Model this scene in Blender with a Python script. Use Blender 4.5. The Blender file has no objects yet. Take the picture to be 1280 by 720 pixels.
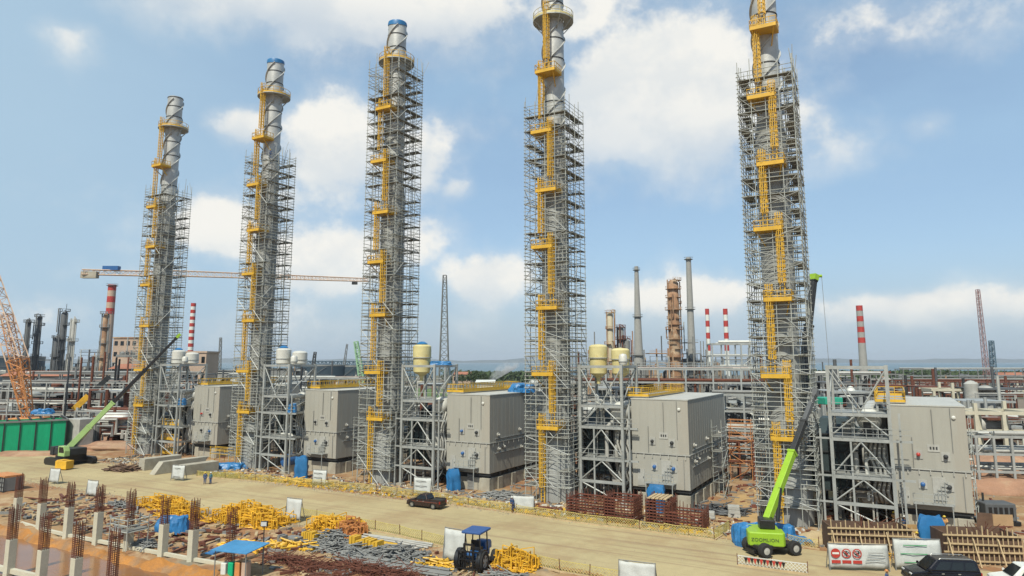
import bpy, math, random
from mathutils import Vector, Matrix, Euler

# ------------------------------------------------------------------ camera, sky, sun, exposure
scn = bpy.context.scene
COL = scn.collection
RAD = math.radians
F = 850.0; CX = 640.0; CY = 332.0; PITCH = math.atan(120 / 850.0); HC = 18.0
cd = bpy.data.cameras.new('camera'); cam = bpy.data.objects.new('camera', cd); COL.objects.link(cam)
cam.location = (0, 0, HC); cam.rotation_euler = (math.pi / 2 + PITCH, 0, 0)
cd.sensor_width = 36; cd.lens = F / 1280 * 36; cd.shift_y = -28 / 1280
cd.clip_start = 0.5; cd.clip_end = 40000
scn.camera = cam
SUN_EL, SUN_AZ = 52.0, math.atan2(-0.36, -0.93)       # compass angle of the sun: behind the camera, to the left
wd = bpy.data.worlds.new('World'); scn.world = wd; wd.use_nodes = True
sun_d = bpy.data.lights.new('sun', 'SUN'); sun_d.energy = 4.1; sun_d.angle = RAD(0.6); sun_d.color = (1, 0.95, 0.81)
sun = bpy.data.objects.new('sun', sun_d); COL.objects.link(sun)
sdir = Vector((math.sin(SUN_AZ) * math.cos(RAD(SUN_EL)), math.cos(SUN_AZ) * math.cos(RAD(SUN_EL)), math.sin(RAD(SUN_EL))))
sun.rotation_euler = sdir.to_track_quat('Z', 'Y').to_euler()
scn.view_settings.view_transform = 'Standard'; scn.view_settings.look = 'None'
scn.view_settings.exposure = 0.37; scn.view_settings.gamma = 1.0
HAZE_DENSITY = 0.00008

sP, cP = math.sin(PITCH), math.cos(PITCH)
def ray(u, v):
    a = (u - CX) / F; b = (CY - v) / F
    return a, cP - b * sP, sP + b * cP
def G(u, v, z=0.0):
    x, y, w = ray(u, v); t = (z - HC) / w
    return x * t, y * t
def AT(u, v, Y):
    x, y, w = ray(u, v); t = Y / y
    return Vector((x * t, Y, HC + w * t))

def build_world():
    nt = wd.node_tree; N = nt.nodes; Lk = nt.links; N.clear()
    out = N.new('ShaderNodeOutputWorld'); bg = N.new('ShaderNodeBackground'); bg.inputs['Strength'].default_value = 0.108
    sky = N.new('ShaderNodeTexSky'); sky.sky_type = 'NISHITA'; sky.sun_disc = False
    sky.sun_elevation = RAD(SUN_EL); sky.sun_rotation = SUN_AZ % (2 * math.pi)
    sky.air_density = 1.0; sky.dust_density = 1.2; sky.ozone_density = 1.6
    tc = N.new('ShaderNodeTexCoord'); D = tc.outputs['Generated']
    def math_(op, a, b=None, c=None, clamp=False):
        n = N.new('ShaderNodeMath'); n.operation = op; n.use_clamp = clamp
        for i, q in enumerate((a, b, c)):
            if q is None: continue
            if isinstance(q, (int, float)): n.inputs[i].default_value = q
            else: Lk.new(q, n.inputs[i])
        return n.outputs[0]
    def noise(vec, scale, detail, rough, off=(0, 0, 0), zs=1.8):
        m = N.new('ShaderNodeMapping'); m.inputs['Scale'].default_value = (1, 1, zs); m.inputs['Location'].default_value = off
        Lk.new(vec, m.inputs['Vector'])
        n = N.new('ShaderNodeTexNoise'); n.inputs['Scale'].default_value = scale; n.inputs['Detail'].default_value = detail
        n.inputs['Roughness'].default_value = rough
        Lk.new(m.outputs[0], n.inputs['Vector']); return n.outputs['Fac']
    # cumulus banks: direction, half width, half height (radians-ish), strength
    banks = []
    def bank(u, v, hu, hv, s): 
        d = Vector(ray(u, v)).normalized(); banks.append((d, hu / F, hv / F, s))
    bank(835, 130, 125, 95, 1.15); bank(1020, 180, 90, 50, .4); bank(850, 185, 100, 45, .72); bank(780, 95, 60, 60, .8); bank(960, 145, 100, 75, .62); bank(900, 90, 70, 60, .5)
    bank(420, 185, 75, 70, .85); bank(520, 195, 75, 60, .7); bank(390, 245, 60, 40, .45); bank(300, 155, 45, 30, .75); bank(275, 290, 48, 42, .8)
    bank(420, 330, 85, 50, .8); bank(500, 300, 70, 50, .42); bank(610, 352, 70, 40, .75); bank(860, 378, 110, 40, .75); bank(1150, 384, 130, 26, .75); bank(1210, 376, 45, 22, .6)
    bank(80, 50, 40, 30, .5); bank(1150, 15, 260, 60, .42); bank(440, -5, 340, 62, .9); bank(660, 15, 130, 45, .45)
    bank(200, 340, 200, 40, .35); bank(1165, 150, 30, 25, .45); bank(570, 235, 30, 22, .6); bank(60, 395, 120, 40, .4)
    bank(420, 400, 220, 40, .4)
    tot = None; num = None; den = None
    for d, su, sv, st in banks:
        s = N.new('ShaderNodeVectorMath'); s.operation = 'SUBTRACT'; s.inputs[1].default_value = d; Lk.new(D, s.inputs[0])
        m = N.new('ShaderNodeVectorMath'); m.operation = 'MULTIPLY'; m.inputs[1].default_value = (1 / su, 1 / su, 1 / sv); Lk.new(s.outputs[0], m.inputs[0])
        l = N.new('ShaderNodeVectorMath'); l.operation = 'DOT_PRODUCT'; Lk.new(m.outputs[0], l.inputs[0]); Lk.new(m.outputs[0], l.inputs[1])
        g = math_('MULTIPLY', math_('POWER', 2.718, math_('MULTIPLY', l.outputs['Value'], -0.9)), st)
        tot = g if tot is None else math_('MAXIMUM', tot, g)
        sz = N.new('ShaderNodeSeparateXYZ'); Lk.new(m.outputs[0], sz.inputs[0]); gz = math_('MULTIPLY', g, sz.outputs['Z'])
        num = gz if num is None else math_('ADD', num, gz); den = g if den is None else math_('ADD', den, g)
    fb = noise(D, 8.0, 9, .58, (0.3, 0.1, 0.7), 1.15); fb2 = noise(D, 3.2, 5, .55, (1.7, 4.1, 2.2), 3.0)
    dens = math_('ADD', math_('MULTIPLY', tot, 0.9), math_('MULTIPLY', math_('SUBTRACT', fb, 0.5), 1.15))
    lev = math_('DIVIDE', num, math_('ADD', den, 0.002))
    foot = N.new('ShaderNodeMapRange'); foot.interpolation_type = 'SMOOTHSTEP'; foot.inputs['From Min'].default_value = -1.1; foot.inputs['From Max'].default_value = .25; foot.inputs['To Min'].default_value = .35; Lk.new(lev, foot.inputs['Value'])
    mr = N.new('ShaderNodeMapRange'); mr.interpolation_type = 'SMOOTHSTEP'
    mr.inputs['From Min'].default_value = 0.27; mr.inputs['From Max'].default_value = 0.53; Lk.new(dens, mr.inputs['Value'])
    lo_ = N.new('ShaderNodeMapRange'); lo_.interpolation_type = 'SMOOTHSTEP'; lo_.inputs['From Min'].default_value = .12; lo_.inputs['From Max'].default_value = .8; Lk.new(dens, lo_.inputs['Value'])
    alpha = math_('MAXIMUM', math_('MULTIPLY', math_('MULTIPLY', mr.outputs[0], foot.outputs[0]), 0.95), math_('MULTIPLY', lo_.outputs[0], .75))
    # thin high veil all over the sky
    sep = N.new('ShaderNodeSeparateXYZ'); Lk.new(D, sep.inputs[0])
    veil = math_('ADD', math_('MULTIPLY', fb2, 0.7), 0.22, clamp=True)
    lowz = N.new('ShaderNodeMapRange'); lowz.interpolation_type = 'SMOOTHSTEP'
    lowz.inputs['From Min'].default_value = 0.16; lowz.inputs['From Max'].default_value = 0.0; Lk.new(sep.outputs['Z'], lowz.inputs['Value'])
    mixv = N.new('ShaderNodeMixRGB'); mixv.inputs['Color2'].default_value = (2.85, 4.3, 5.7, 1)
    Lk.new(veil, mixv.inputs['Fac']); Lk.new(sky.outputs[0], mixv.inputs['Color1'])
    mixl = N.new('ShaderNodeMixRGB'); mixl.inputs['Color2'].default_value = (3.3, 4.05, 4.75, 1); Lk.new(math_('MULTIPLY', lowz.outputs[0], 0.8), mixl.inputs['Fac']); Lk.new(mixv.outputs[0], mixl.inputs['Color1'])
    grey = N.new('ShaderNodeMixRGB'); grey.inputs['Color2'].default_value = (3.15, 4.35, 5.35, 1); Lk.new(mixl.outputs[0], grey.inputs['Color1'])
    gx = N.new('ShaderNodeMapRange'); gx.interpolation_type = 'SMOOTHSTEP'; gx.inputs['From Min'].default_value = -.15; gx.inputs['From Max'].default_value = -.62; gx.inputs['To Max'].default_value = .8; Lk.new(sep.outputs['X'], gx.inputs['Value']); Lk.new(gx.outputs[0], grey.inputs['Fac'])
    # cloud tone: bright tops, greyer hollows
    fbs = noise(D, 8.0, 9, .58, (0.3, 0.1, 0.7 - 0.05), 1.15); lit = math_('SUBTRACT', fb, fbs)
    ctone = N.new('ShaderNodeMapRange'); ctone.inputs['From Min'].default_value = -0.10; ctone.inputs['From Max'].default_value = 0.10; Lk.new(lit, ctone.inputs['Value'])
    cc = N.new('ShaderNodeMixRGB'); cc.inputs['Color1'].default_value = (4.5, 5.0, 5.4, 1); cc.inputs['Color2'].default_value = (6.9, 6.75, 6.3, 1)
    Lk.new(math_('ADD', math_('MULTIPLY', ctone.outputs[0], .45), math_('MULTIPLY', foot.outputs[0], .6), clamp=True), cc.inputs['Fac'])
    mx = N.new('ShaderNodeMixRGB'); Lk.new(alpha, mx.inputs['Fac']); Lk.new(grey.outputs[0], mx.inputs['Color1']); Lk.new(cc.outputs[0], mx.inputs['Color2'])
    Lk.new(mx.outputs[0], bg.inputs['Color']); Lk.new(bg.outputs[0], out.inputs['Surface'])
build_world()

# ------------------------------------------------------------------ helpers
rnd = random.Random(7)
class MB:
    def __init__(s): s.v = []; s.f = []
    def add(s, vs, fs):
        o = len(s.v); s.v += [tuple(q) for q in vs]; s.f += [tuple(i + o for i in f) for f in fs]; return s
    def box(s, x0, y0, z0, x1, y1, z1):
        return s.add([(x0,y0,z0),(x1,y0,z0),(x1,y1,z0),(x0,y1,z0),(x0,y0,z1),(x1,y0,z1),(x1,y1,z1),(x0,y1,z1)],
                     [(0,3,2,1),(4,5,6,7),(0,1,5,4),(1,2,6,5),(2,3,7,6),(3,0,4,7)])
    def bar(s, p, q, w, h=None, up=(0,0,1)):
        h = h or w; p = Vector(p); q = Vector(q); d = (q - p)
        if d.length < 1e-6: return s
        d.normalize(); u = Vector(up)
        if abs(d.dot(u)) > .97: u = Vector((0, 1, 0)) if abs(d.y) < .9 else Vector((1, 0, 0))
        a = d.cross(u).normalized() * w / 2; b = a.cross(d).normalized() * h / 2
        return s.add([p-a-b, p+a-b, p+a+b, p-a+b, q-a-b, q+a-b, q+a+b, q-a+b],
                     [(0,3,2,1),(4,5,6,7),(0,1,5,4),(1,2,6,5),(2,3,7,6),(3,0,4,7)])
    def tube(s, pts, r, n=6, caps=True):
        pts = [Vector(p) for p in pts]; rings = []; rr = r if isinstance(r, (list, tuple)) else [r] * len(pts)
        ref = None
        for i, p in enumerate(pts):
            d = (pts[min(i + 1, len(pts) - 1)] - pts[max(i - 1, 0)]).normalized()
            if ref is None: ref = Vector((0, 0, 1)) if abs(d.z) < .9 else Vector((1, 0, 0))
            a = d.cross(ref).normalized(); b = a.cross(d); ref = b if b.length > .1 else ref
            rings.append([p + (a * math.cos(t) + b * math.sin(t)) * rr[i] for t in [2 * math.pi * k / n for k in range(n)]])
        vs = [q for ring in rings for q in ring]; fs = []
        for i in range(len(pts) - 1):
            for k in range(n):
                fs.append((i*n+k, i*n+(k+1) % n, (i+1)*n+(k+1) % n, (i+1)*n+k))
        if caps: fs.append(tuple(reversed(range(n)))); fs.append(tuple((len(pts)-1)*n + k for k in range(n)))
        return s.add(vs, fs)
    def lathe(s, c, prof, n=20, axis='z'):
        vs = []; fs = []; m = len(prof)
        for r, z in prof:
            for k in range(n):
                t = 2 * math.pi * k / n; x, y = r * math.cos(t), r * math.sin(t)
                vs.append((c[0]+x, c[1]+y, c[2]+z) if axis == 'z' else (c[0]+x, c[1]+z, c[2]+y) if axis == 'y' else (c[0]+z, c[1]+x, c[2]+y))
        for i in range(m - 1):
            for k in range(n):
                q = (i*n+k, i*n+(k+1) % n, (i+1)*n+(k+1) % n, (i+1)*n+k)
                fs.append(q if axis != 'y' else tuple(reversed(q)))
        a = tuple(reversed(range(n))); b = tuple((m-1)*n + k for k in range(n))
        if m >= 4 and abs(prof[0][0]-prof[-1][0]) < 1e-6:
            for k in range(n):
                q = ((m-1)*n+k, (m-1)*n+(k+1) % n, (k+1) % n, k); fs.append(q if axis != 'y' else tuple(reversed(q)))
            return s.add(vs, fs)
        if prof[0][0] > 1e-4: fs.append(a if axis != 'y' else tuple(reversed(a)))
        if prof[-1][0] > 1e-4: fs.append(b if axis != 'y' else tuple(reversed(b)))
        return s.add(vs, fs)
    def prism(s, poly, z0, z1):
        n = len(poly)
        return s.add([(x, y, z0) for x, y in poly] + [(x, y, z1) for x, y in poly],
                     [tuple(reversed(range(n))), tuple(range(n, 2*n))] + [(i, (i+1) % n, n+(i+1) % n, n+i) for i in range(n)])
    def sideprism(s, poly, y0, y1):          # polygon in x,z pulled along y
        n = len(poly)
        return s.add([(x, y0, z) for x, z in poly] + [(x, y1, z) for x, z in poly],
                     [tuple(range(n)), tuple(reversed(range(n, 2*n)))] + [(i, n+i, n+(i+1) % n, (i+1) % n) for i in range(n)])
    def build(s, name, mat, parent=None, smooth=False, loc=None, rz=None, bevel=0):
        me = bpy.data.meshes.new(name); me.from_pydata(s.v, [], s.f); me.update()
        if smooth: me.polygons.foreach_set('use_smooth', [True] * len(me.polygons)); me.set_sharp_from_angle(angle=RAD(42))
        me.materials.append(mat)
        o = bpy.data.objects.new(name, me); COL.objects.link(o)
        if parent: o.parent = parent
        if loc is not None: o.location = loc
        if rz is not None: o.rotation_euler[2] = rz
        if bevel:
            b = o.modifiers.new('bevel', 'BEVEL'); b.width = bevel; b.segments = 2; b.limit_method = 'ANGLE'; b.angle_limit = RAD(40)
        return o
def tag(o, label, cat, group=None, kind=None):
    if label: o['label'] = label
    if cat: o['category'] = cat
    if group: o['group'] = group
    if kind: o['kind'] = kind
    return o
def thing(name, label, cat, loc=(0, 0, 0), rz=0.0, group=None):
    o = bpy.data.objects.new(name, None); COL.objects.link(o); o.empty_display_size = .3
    o.location = loc; o.rotation_euler = (0, 0, rz); return tag(o, label, cat, group)
def struct(o): o['kind'] = 'structure'; return o
def copy_tree(o, parent=None):
    c = o.copy(); COL.objects.link(c)
    if parent: c.parent = parent
    for ch in list(o.children): copy_tree(ch, c)
    return c

# ------------------------------------------------------------------ materials
def M(name, col, rough=.7, metal=0.0, var=.18, scale=.6, fine=.12, bump=0.0, bscale=12.0, tint=None, tamt=.5, streak=False, tscale=None, spec=None):
    m = bpy.data.materials.new(name); m.use_nodes = True; nt = m.node_tree; N = nt.nodes; Lk = nt.links
    p = N['Principled BSDF']; p.inputs['Roughness'].default_value = rough; p.inputs['Metallic'].default_value = metal
    if spec is not None: p.inputs['Specular IOR Level'].default_value = spec
    tc = N.new('ShaderNodeTexCoord'); mp = N.new('ShaderNodeMapping'); Lk.new(tc.outputs['Object'], mp.inputs[0])
    if streak: mp.inputs['Scale'].default_value = (1, 1, .12)
    def nz(sc, det, ro):
        n = N.new('ShaderNodeTexNoise'); n.inputs['Scale'].default_value = sc; n.inputs['Detail'].default_value = det
        n.inputs['Roughness'].default_value = ro; Lk.new(mp.outputs[0], n.inputs['Vector']); return n.outputs['Fac']
    a = nz(scale, 6, .6); b = nz(scale * 14, 3, .6)
    def scl(f, amt):
        r = N.new('ShaderNodeMapRange'); r.inputs['From Min'].default_value = .25; r.inputs['From Max'].default_value = .75
        r.inputs['To Min'].default_value = 1 - amt; r.inputs['To Max'].default_value = 1 + amt; Lk.new(f, r.inputs['Value']); return r.outputs[0]
    mu = N.new('ShaderNodeMath'); mu.operation = 'MULTIPLY'; Lk.new(scl(a, var), mu.inputs[0]); Lk.new(scl(b, fine), mu.inputs[1])
    base = N.new('ShaderNodeRGB'); base.outputs[0].default_value = (*[col[0]*.79, col[1]*.80, col[2]*.765], 1); cur = base.outputs[0]
    if tint:
        t = nz(tscale or scale * .7, 5, .62); r = N.new('ShaderNodeMapRange'); r.interpolation_type = 'SMOOTHSTEP'
        r.inputs['From Min'].default_value = .46; r.inputs['From Max'].default_value = .64; r.inputs['To Max'].default_value = tamt; Lk.new(t, r.inputs['Value'])
        mx = N.new('ShaderNodeMixRGB'); Lk.new(r.outputs[0], mx.inputs['Fac']); Lk.new(cur, mx.inputs['Color1']); mx.inputs['Color2'].default_value = (*[q*.8 for q in tint], 1); cur = mx.outputs[0]
    vm = N.new('ShaderNodeVectorMath'); vm.operation = 'SCALE'; Lk.new(cur, vm.inputs[0]); Lk.new(mu.outputs[0], vm.inputs['Scale'])
    Lk.new(vm.outputs[0], p.inputs['Base Color'])
    if bump:
        bp = N.new('ShaderNodeBump'); bp.inputs['Strength'].default_value = bump; bp.inputs['Distance'].default_value = .05
        Lk.new(nz(bscale, 5, .6), bp.inputs['Height']); Lk.new(bp.outputs[0], p.inputs['Normal'])
    return m
STEEL = M('galvanised_steel', (.40, .41, .41), .55, .25, .2, .8)
SCAF = M('scaffold_tube', (.42, .43, .41), .5, .1, .3, .5)
DECK = M('scaffold_plank', (.22, .215, .20), .8, 0, .35, .8)
STACKM = M('stack_cladding', (.33, .335, .335), .5, .1, .2, .35, streak=True, bump=.25, bscale=3)
WRAP = M('stack_wrap', (.50, .50, .50), .45, .2, .18, .5, bump=.5, bscale=2.2)
YEL = M('yellow_paint', (.68, .40, .035), .55, 0, .18, 1.0)
ORY = M('orange_yellow_paint', (.76, .42, .03), .6, 0, .3, .9)
CLAD = M('boiler_cladding', (.40, .385, .35), .6, 0, .12, .5, .025, streak=True, tint=(.33, .295, .24), tamt=.55, tscale=.5)
CLADTOP = M('boiler_roof_cladding', (.52, .51, .48), .55, .1, .12, .5)
DARKST = M('dark_steel', (.035, .037, .04), .6, .2, .3, .8)
DUCT = M('dark_duct', (.035, .055, .062), .6, .2, .3, .6)
GREYM = M('grey_insulation', (.42, .41, .39), .6, 0, .2, .8)
WHITEI = M('white_insulation', (.66, .65, .62), .5, .1, .12, .8)
CONC = M('concrete', (.42, .39, .33), .9, 0, .18, .7, .12, bump=.3, tint=(.30, .26, .20), tamt=.5)
CONCP = M('pale_concrete', (.56, .52, .42), .9, 0, .14, .6, .1, bump=.25)
RUST = M('rusty_rebar', (.14, .045, .025), .85, 0, .35, 2)
RUSTD = M('red_brown_formwork', (.17, .05, .03), .8, 0, .35, 1.5)
WOOD = M('pale_timber', (.50, .37, .22), .85, 0, .25, 1.5)
PLY = M('brown_plywood', (.13, .075, .05), .8, 0, .3, 1.2)
TARP = M('blue_tarp', (.025, .17, .42), .45, 0, .25, .9, bump=.5, bscale=3)
BLUEP = M('blue_paint', (.03, .12, .34), .4, 0, .15, 1)
CREAM = M('cream_paint', (.66, .58, .30), .55, 0, .14, 1, tint=(.58, .42, .12), tamt=.5)
GREENC = M('green_sheet', (.0, .40, .19), .5, 0, .14, .5, streak=True)
LIME = M('lime_paint', (.30, .50, .03), .4, 0, .1, 1)
BOOMG = M('pale_green_paint', (.36, .52, .20), .45, 0, .12, 1)
BLACK = M('black_paint', (.014, .014, .016), .35, 0, .3, 1)
RUBBER = M('rubber', (.02, .02, .02), .9, 0, .2, 1)
ORANGE = M('orange_paint', (.58, .24, .08), .6, 0, .25, 1)
PORANGE = M('pale_orange_paint', (.70, .50, .38), .6, 0, .2, 1)
WHITE = M('white_paint', (.72, .72, .70), .5, 0, .1, 1)
BANNER = M('white_banner', (.52, .53, .53), .7, 0, .14, 1.2, bump=.4, bscale=3)
RED = M('red_paint', (.45, .04, .03), .5, 0, .15, 1)
BLUEGR = M('blue_grey_paint', (.10, .16, .22), .5, 0, .2, 1)
NETY = M('yellow_net', (.58, .48, .16), .8, 0, .25, 2)
GLASS = M('dark_glass', (.012, .015, .018), .08, 0, 0, 1, 0)
CHROME = M('silver_rim', (.5, .5, .5), .3, .6, .05, 1)
LAMPW = M('headlight_glass', (.6, .6, .62), .15, 0, .02, 1)
LAMPR = M('tail_light', (.35, .01, .01), .2, 0, .05, 1)
SKIN = M('skin', (.30, .17, .10), .6, 0, .05, 1)
HIVIS = M('orange_coverall', (.60, .32, .12), .8, 0, .2, 4)
NAVY = M('blue_coverall', (.035, .08, .20), .8, 0, .2, 4)
HELM = M('helmet', (.70, .50, .05), .35, 0, .05, 1)
SMOKEC = M('chimney_concrete', (.33, .32, .31), .85, 0, .12, .1)
RUSTC = M('rust_column', (.33, .18, .10), .75, 0, .35, .3, tint=(.50, .38, .25), tamt=.9)
DKREF = M('dark_refinery_steel', (.095, .10, .11), .7, 0, .3, .1)
MIDREF = M('grey_refinery_steel', (.22, .22, .22), .7, 0, .3, .1)
PINK = M('pinkish_wall', (.50, .36, .28), .85, 0, .15, .1)
ROOFR = M('red_soil_roof', (.38, .15, .09), .9, 0, .25, .1)
NAVYT = M('navy_tank_paint', (.03, .055, .08), .6, 0, .15, .1)
LEAF = M('foliage', (.055, .085, .03), .9, 0, .4, .3)
BARK = M('bark', (.10, .07, .05), .9, 0, .2, 1)
GRASS = M('dry_grass', (.30, .27, .08), .95, 0, .3, 1.5)

# ------------------------------------------------------------------ layout frame of the boiler row
RZ = RAD(-29); E1 = Vector((math.cos(RZ), math.sin(RZ), 0)); E2 = Vector((-math.sin(RZ), math.cos(RZ), 0))
S = [(-72.2, 139.5), (-44.6, 121.8), (-19.2, 107.3), (6.0, 93.2), (31.8, 80.6)]
def W(k, x, y, z=0): return Vector((S[k][0], S[k][1], z)) + E1 * x + E2 * y
def loc3(X, Y):
    d = Vector((X - S[2][0], Y - S[2][1], 0)); return d.dot(E1), d.dot(E2)

# ------------------------------------------------------------------ ground, road, water
def smooth(a, b, x):
    t = max(0, min(1, (x - a) / (b - a))); return t * t * (3 - 2 * t)
def vnoise(x, y, s):
    from mathutils import noise
    return noise.noise(Vector((x * s, y * s, s * 3.3)))
def height(X, Y):
    if Y > 700: return -3.2 * smooth(900, 1000, Y)
    lx, ly = loc3(X, Y); h = 0
    # excavation between and in front of the two column rows
    pit = smooth(-42.8, -45.2, ly + .35 * vnoise(X, Y, .5)) * (1 - smooth(17, 23, lx))
    h -= 1.55 * pit * (1 + .2 * vnoise(X, Y, .35))
    dig = smooth(-31, -35, ly) * (1 - smooth(10, 16, lx)) * (1 - pit)
    h -= dig * (.18 + .5 * max(0, vnoise(X, Y, .16) + .1) - .45 * max(0, vnoise(X + 40, Y, .3)) - .28 * vnoise(X, Y + 9, .7))
    if -45 < ly < -28: h += .16 * vnoise(X, Y, .9) * (1 - pit)
    off = smooth(-9, -7, ly) if ly > -20 else smooth(-27, -28.5, ly)
    h += off * (.10 * vnoise(X, Y, .45) + .07 * vnoise(X, Y, 1.3)) * (0 if Y > 300 else 1) 
    return h
def frange(a, b, s):
    r = []; x = a
    while x < b: r.append(x); x += s
    return r
xs = [-12000, -6000, -3000, -1500, -900, -600, -400, -280, -200, -150] + frange(-120, 75, .75) + [75, 100, 130, 180, 260, 400, 600, 900, 1500, 3000, 6000, 12000]
ys = [-3000, -1000, -300, -50, 10, 25] + frange(34, 135, .75) + [136, 140, 146, 154, 165, 180, 200, 230, 270, 330, 420, 550, 700, 850, 900, 920, 940, 960, 980, 1000, 2000, 5000, 12500]
def sheet(name, xs, ys, fn, mat, zoff=0):
    m = MB(); nx = len(xs)
    m.v = [(x, y, fn(x, y) + zoff) for y in ys for x in xs]
    m.f = [(j*nx+i, j*nx+i+1, (j+1)*nx+i+1, (j+1)*nx+i) for j in range(len(ys)-1) for i in range(nx-1)]
    return m.build(name, mat, smooth=True)
def ground_material():
    m = bpy.data.materials.new('dirt_ground'); m.use_nodes = True; nt = m.node_tree; N = nt.nodes; Lk = nt.links
    p = N['Principled BSDF']; p.inputs['Roughness'].default_value = .95; p.inputs['Specular IOR Level'].default_value = .2
    geo = N.new('ShaderNodeNewGeometry')
    def nz(sc, det=6, ro=.6):
        n = N.new('ShaderNodeTexNoise'); n.inputs['Scale'].default_value = sc; n.inputs['Detail'].default_value = det; n.inputs['Roughness'].default_value = ro
        Lk.new(geo.outputs['Position'], n.inputs['Vector']); return n.outputs['Fac']
    def ramp(f, a, b):
        r = N.new('ShaderNodeMapRange'); r.interpolation_type = 'SMOOTHSTEP'; r.inputs['From Min'].default_value = a; r.inputs['From Max'].default_value = b; Lk.new(f, r.inputs['Value']); return r.outputs[0]
    def mix(f, c1, c2):
        x = N.new('ShaderNodeMixRGB')
        Lk.new(f, x.inputs['Fac'])
        for s_, c in (('Color1', c1), ('Color2', c2)):
            if isinstance(c, tuple): x.inputs[s_].default_value = (*c, 1)
            else: Lk.new(c, x.inputs[s_])
        return x.outputs[0]
    c = mix(ramp(nz(.09), .38, .62), (.30, .20, .105), (.25, .13, .065))
    c = mix(ramp(nz(.35), .50, .66), c, (.36, .265, .16))
    c = mix(ramp(nz(1.1), .55, .7), c, (.15, .095, .05))
    c = mix(ramp(nz(.22, 4), .58, .68), c, (.20, .175, .13))
    sep = N.new('ShaderNodeSeparateXYZ'); Lk.new(geo.outputs['Position'], sep.inputs[0])
    far = ramp(sep.outputs['Y'], 150, 330)
    dt = N.new('ShaderNodeVectorMath'); dt.operation = 'DOT_PRODUCT'; dt.inputs[1].default_value = E2; Lk.new(geo.outputs['Position'], dt.inputs[0])
    off = Vector((S[2][0], S[2][1], 0)).dot(E2)
    c = mix(ramp(dt.outputs['Value'], off+20, off+48), c, mix(ramp(nz(.25), .45, .6), (.09, .065, .045), (.20, .15, .11)))
    c = mix(far, c, mix(ramp(nz(.012), .42, .6), (.17, .14, .11), (.10, .11, .07)))
    Lk.new(c, p.inputs['Base Color'])
    bp = N.new('ShaderNodeBump'); bp.inputs['Strength'].default_value = .6; bp.inputs['Distance'].default_value = .12
    Lk.new(nz(2.2, 8, .65), bp.inputs['Height']); Lk.new(bp.outputs[0], p.inputs['Normal'])
    return m
struct(sheet('ground', xs, ys, height, ground_material()))
def road_material():
    m = M('packed_dirt', (.46, .375, .22), .95, 0, .14, .07, .07, bump=.35, bscale=1.5, tint=(.38, .28, .155), tamt=.75, tscale=.12, spec=.2)
    nt = m.node_tree; N = nt.nodes; Lk = nt.links; p = N['Principled BSDF']; old = p.inputs['Base Color'].links[0].from_socket
    tc = N.new('ShaderNodeTexCoord'); mp = N.new('ShaderNodeMapping'); mp.vector_type = 'POINT'; mp.inputs['Rotation'].default_value = (0, 0, -RZ)
    Lk.new(tc.outputs['Object'], mp.inputs[0]); m2 = N.new('ShaderNodeMapping'); m2.inputs['Scale'].default_value = (.018, 1.0, 1); Lk.new(mp.outputs[0], m2.inputs[0])
    n = N.new('ShaderNodeTexNoise'); n.inputs['Scale'].default_value = 1.1; n.inputs['Detail'].default_value = 7; n.inputs['Roughness'].default_value = .7; n.inputs['Distortion'].default_value = .3; Lk.new(m2.outputs[0], n.inputs['Vector'])
    r = N.new('ShaderNodeMapRange'); r.interpolation_type = 'SMOOTHSTEP'; r.inputs['From Min'].default_value = .5; r.inputs['From Max'].default_value = .68; r.inputs['To Max'].default_value = .75; Lk.new(n.outputs['Fac'], r.inputs['Value'])
    mx = N.new('ShaderNodeMixRGB'); Lk.new(r.outputs[0], mx.inputs['Fac']); Lk.new(old, mx.inputs['Color1']); mx.inputs['Color2'].default_value = (.25, .18, .11, 1); Lk.new(mx.outputs[0], p.inputs['Base Color'])
    return m
ROADM = road_material()
def road():
    # ribbon between the two fence lines; wavy dusty edges
    rows = []
    for i in range(0, 131):
        lx = -110 + i * 2.0
        a = -10.2 + .5 * vnoise(lx, 3, .13); b = -27.0 + .7 * vnoise(lx, 9, .11)
        if lx > 45: b = -27 - smooth(45, 60, lx) * 30
        if lx > 56: a = -10.2 + smooth(56, 60, lx) * 0.0
        rows.append([W(2, lx, a + (b - a) * t / 8, .006 + .0 * t) for t in range(9)])
    m = MB()
    for r in rows: m.v += [tuple(q) for q in r]
    m.f = [(i*9+j, i*9+j+1, (i+1)*9+j+1, (i+1)*9+j) for i in range(130) for j in range(8)]
    return struct(m.build('dirt_road', ROADM))
road()
# sandy lane between the fourth boiler and the fifth stack
m = MB(); pts = [W(3, 19, -9.9, .012), W(3, 27.0, -9.9, .012), W(3, 25.3, 0, .012), W(3, 25.0, 22, .012), W(3, 20.5, 22, .012), W(3, 20.2, 2, .012)]
m.add(pts, [tuple(range(6))]); struct(m.build('sandy_lane', M('sandy_dirt', (.47, .31, .15), .95, 0, .18, .3, bump=.2, spec=.2)))
def water_mat(name, col, rough, bump, bs):
    m = M(name, col, rough, 0, .12, .02, .02, bump=bump, bscale=bs); return m
m = MB(); m.add([(-14000, 940, -1.0), (14000, 940, -1.0), (14000, 12400, -1.0), (-14000, 12400, -1.0)], [(0, 1, 2, 3)])
struct(m.build('sea', water_mat('sea_water', (.10, .17, .22), .45, .3, .08)))
m = MB(); m.add([W(2, -60, -43, -.7), W(2, 22, -43, -.7), W(2, 22, -72, -.7), W(2, -60, -72, -.7)], [(0, 3, 2, 1)])
struct(m.build('pit_water', M('muddy_water', (.27, .13, .065), .16, 0, .1, .25, .03, tint=(.36, .14, .025), tamt=.5, tscale=.10)))
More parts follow.
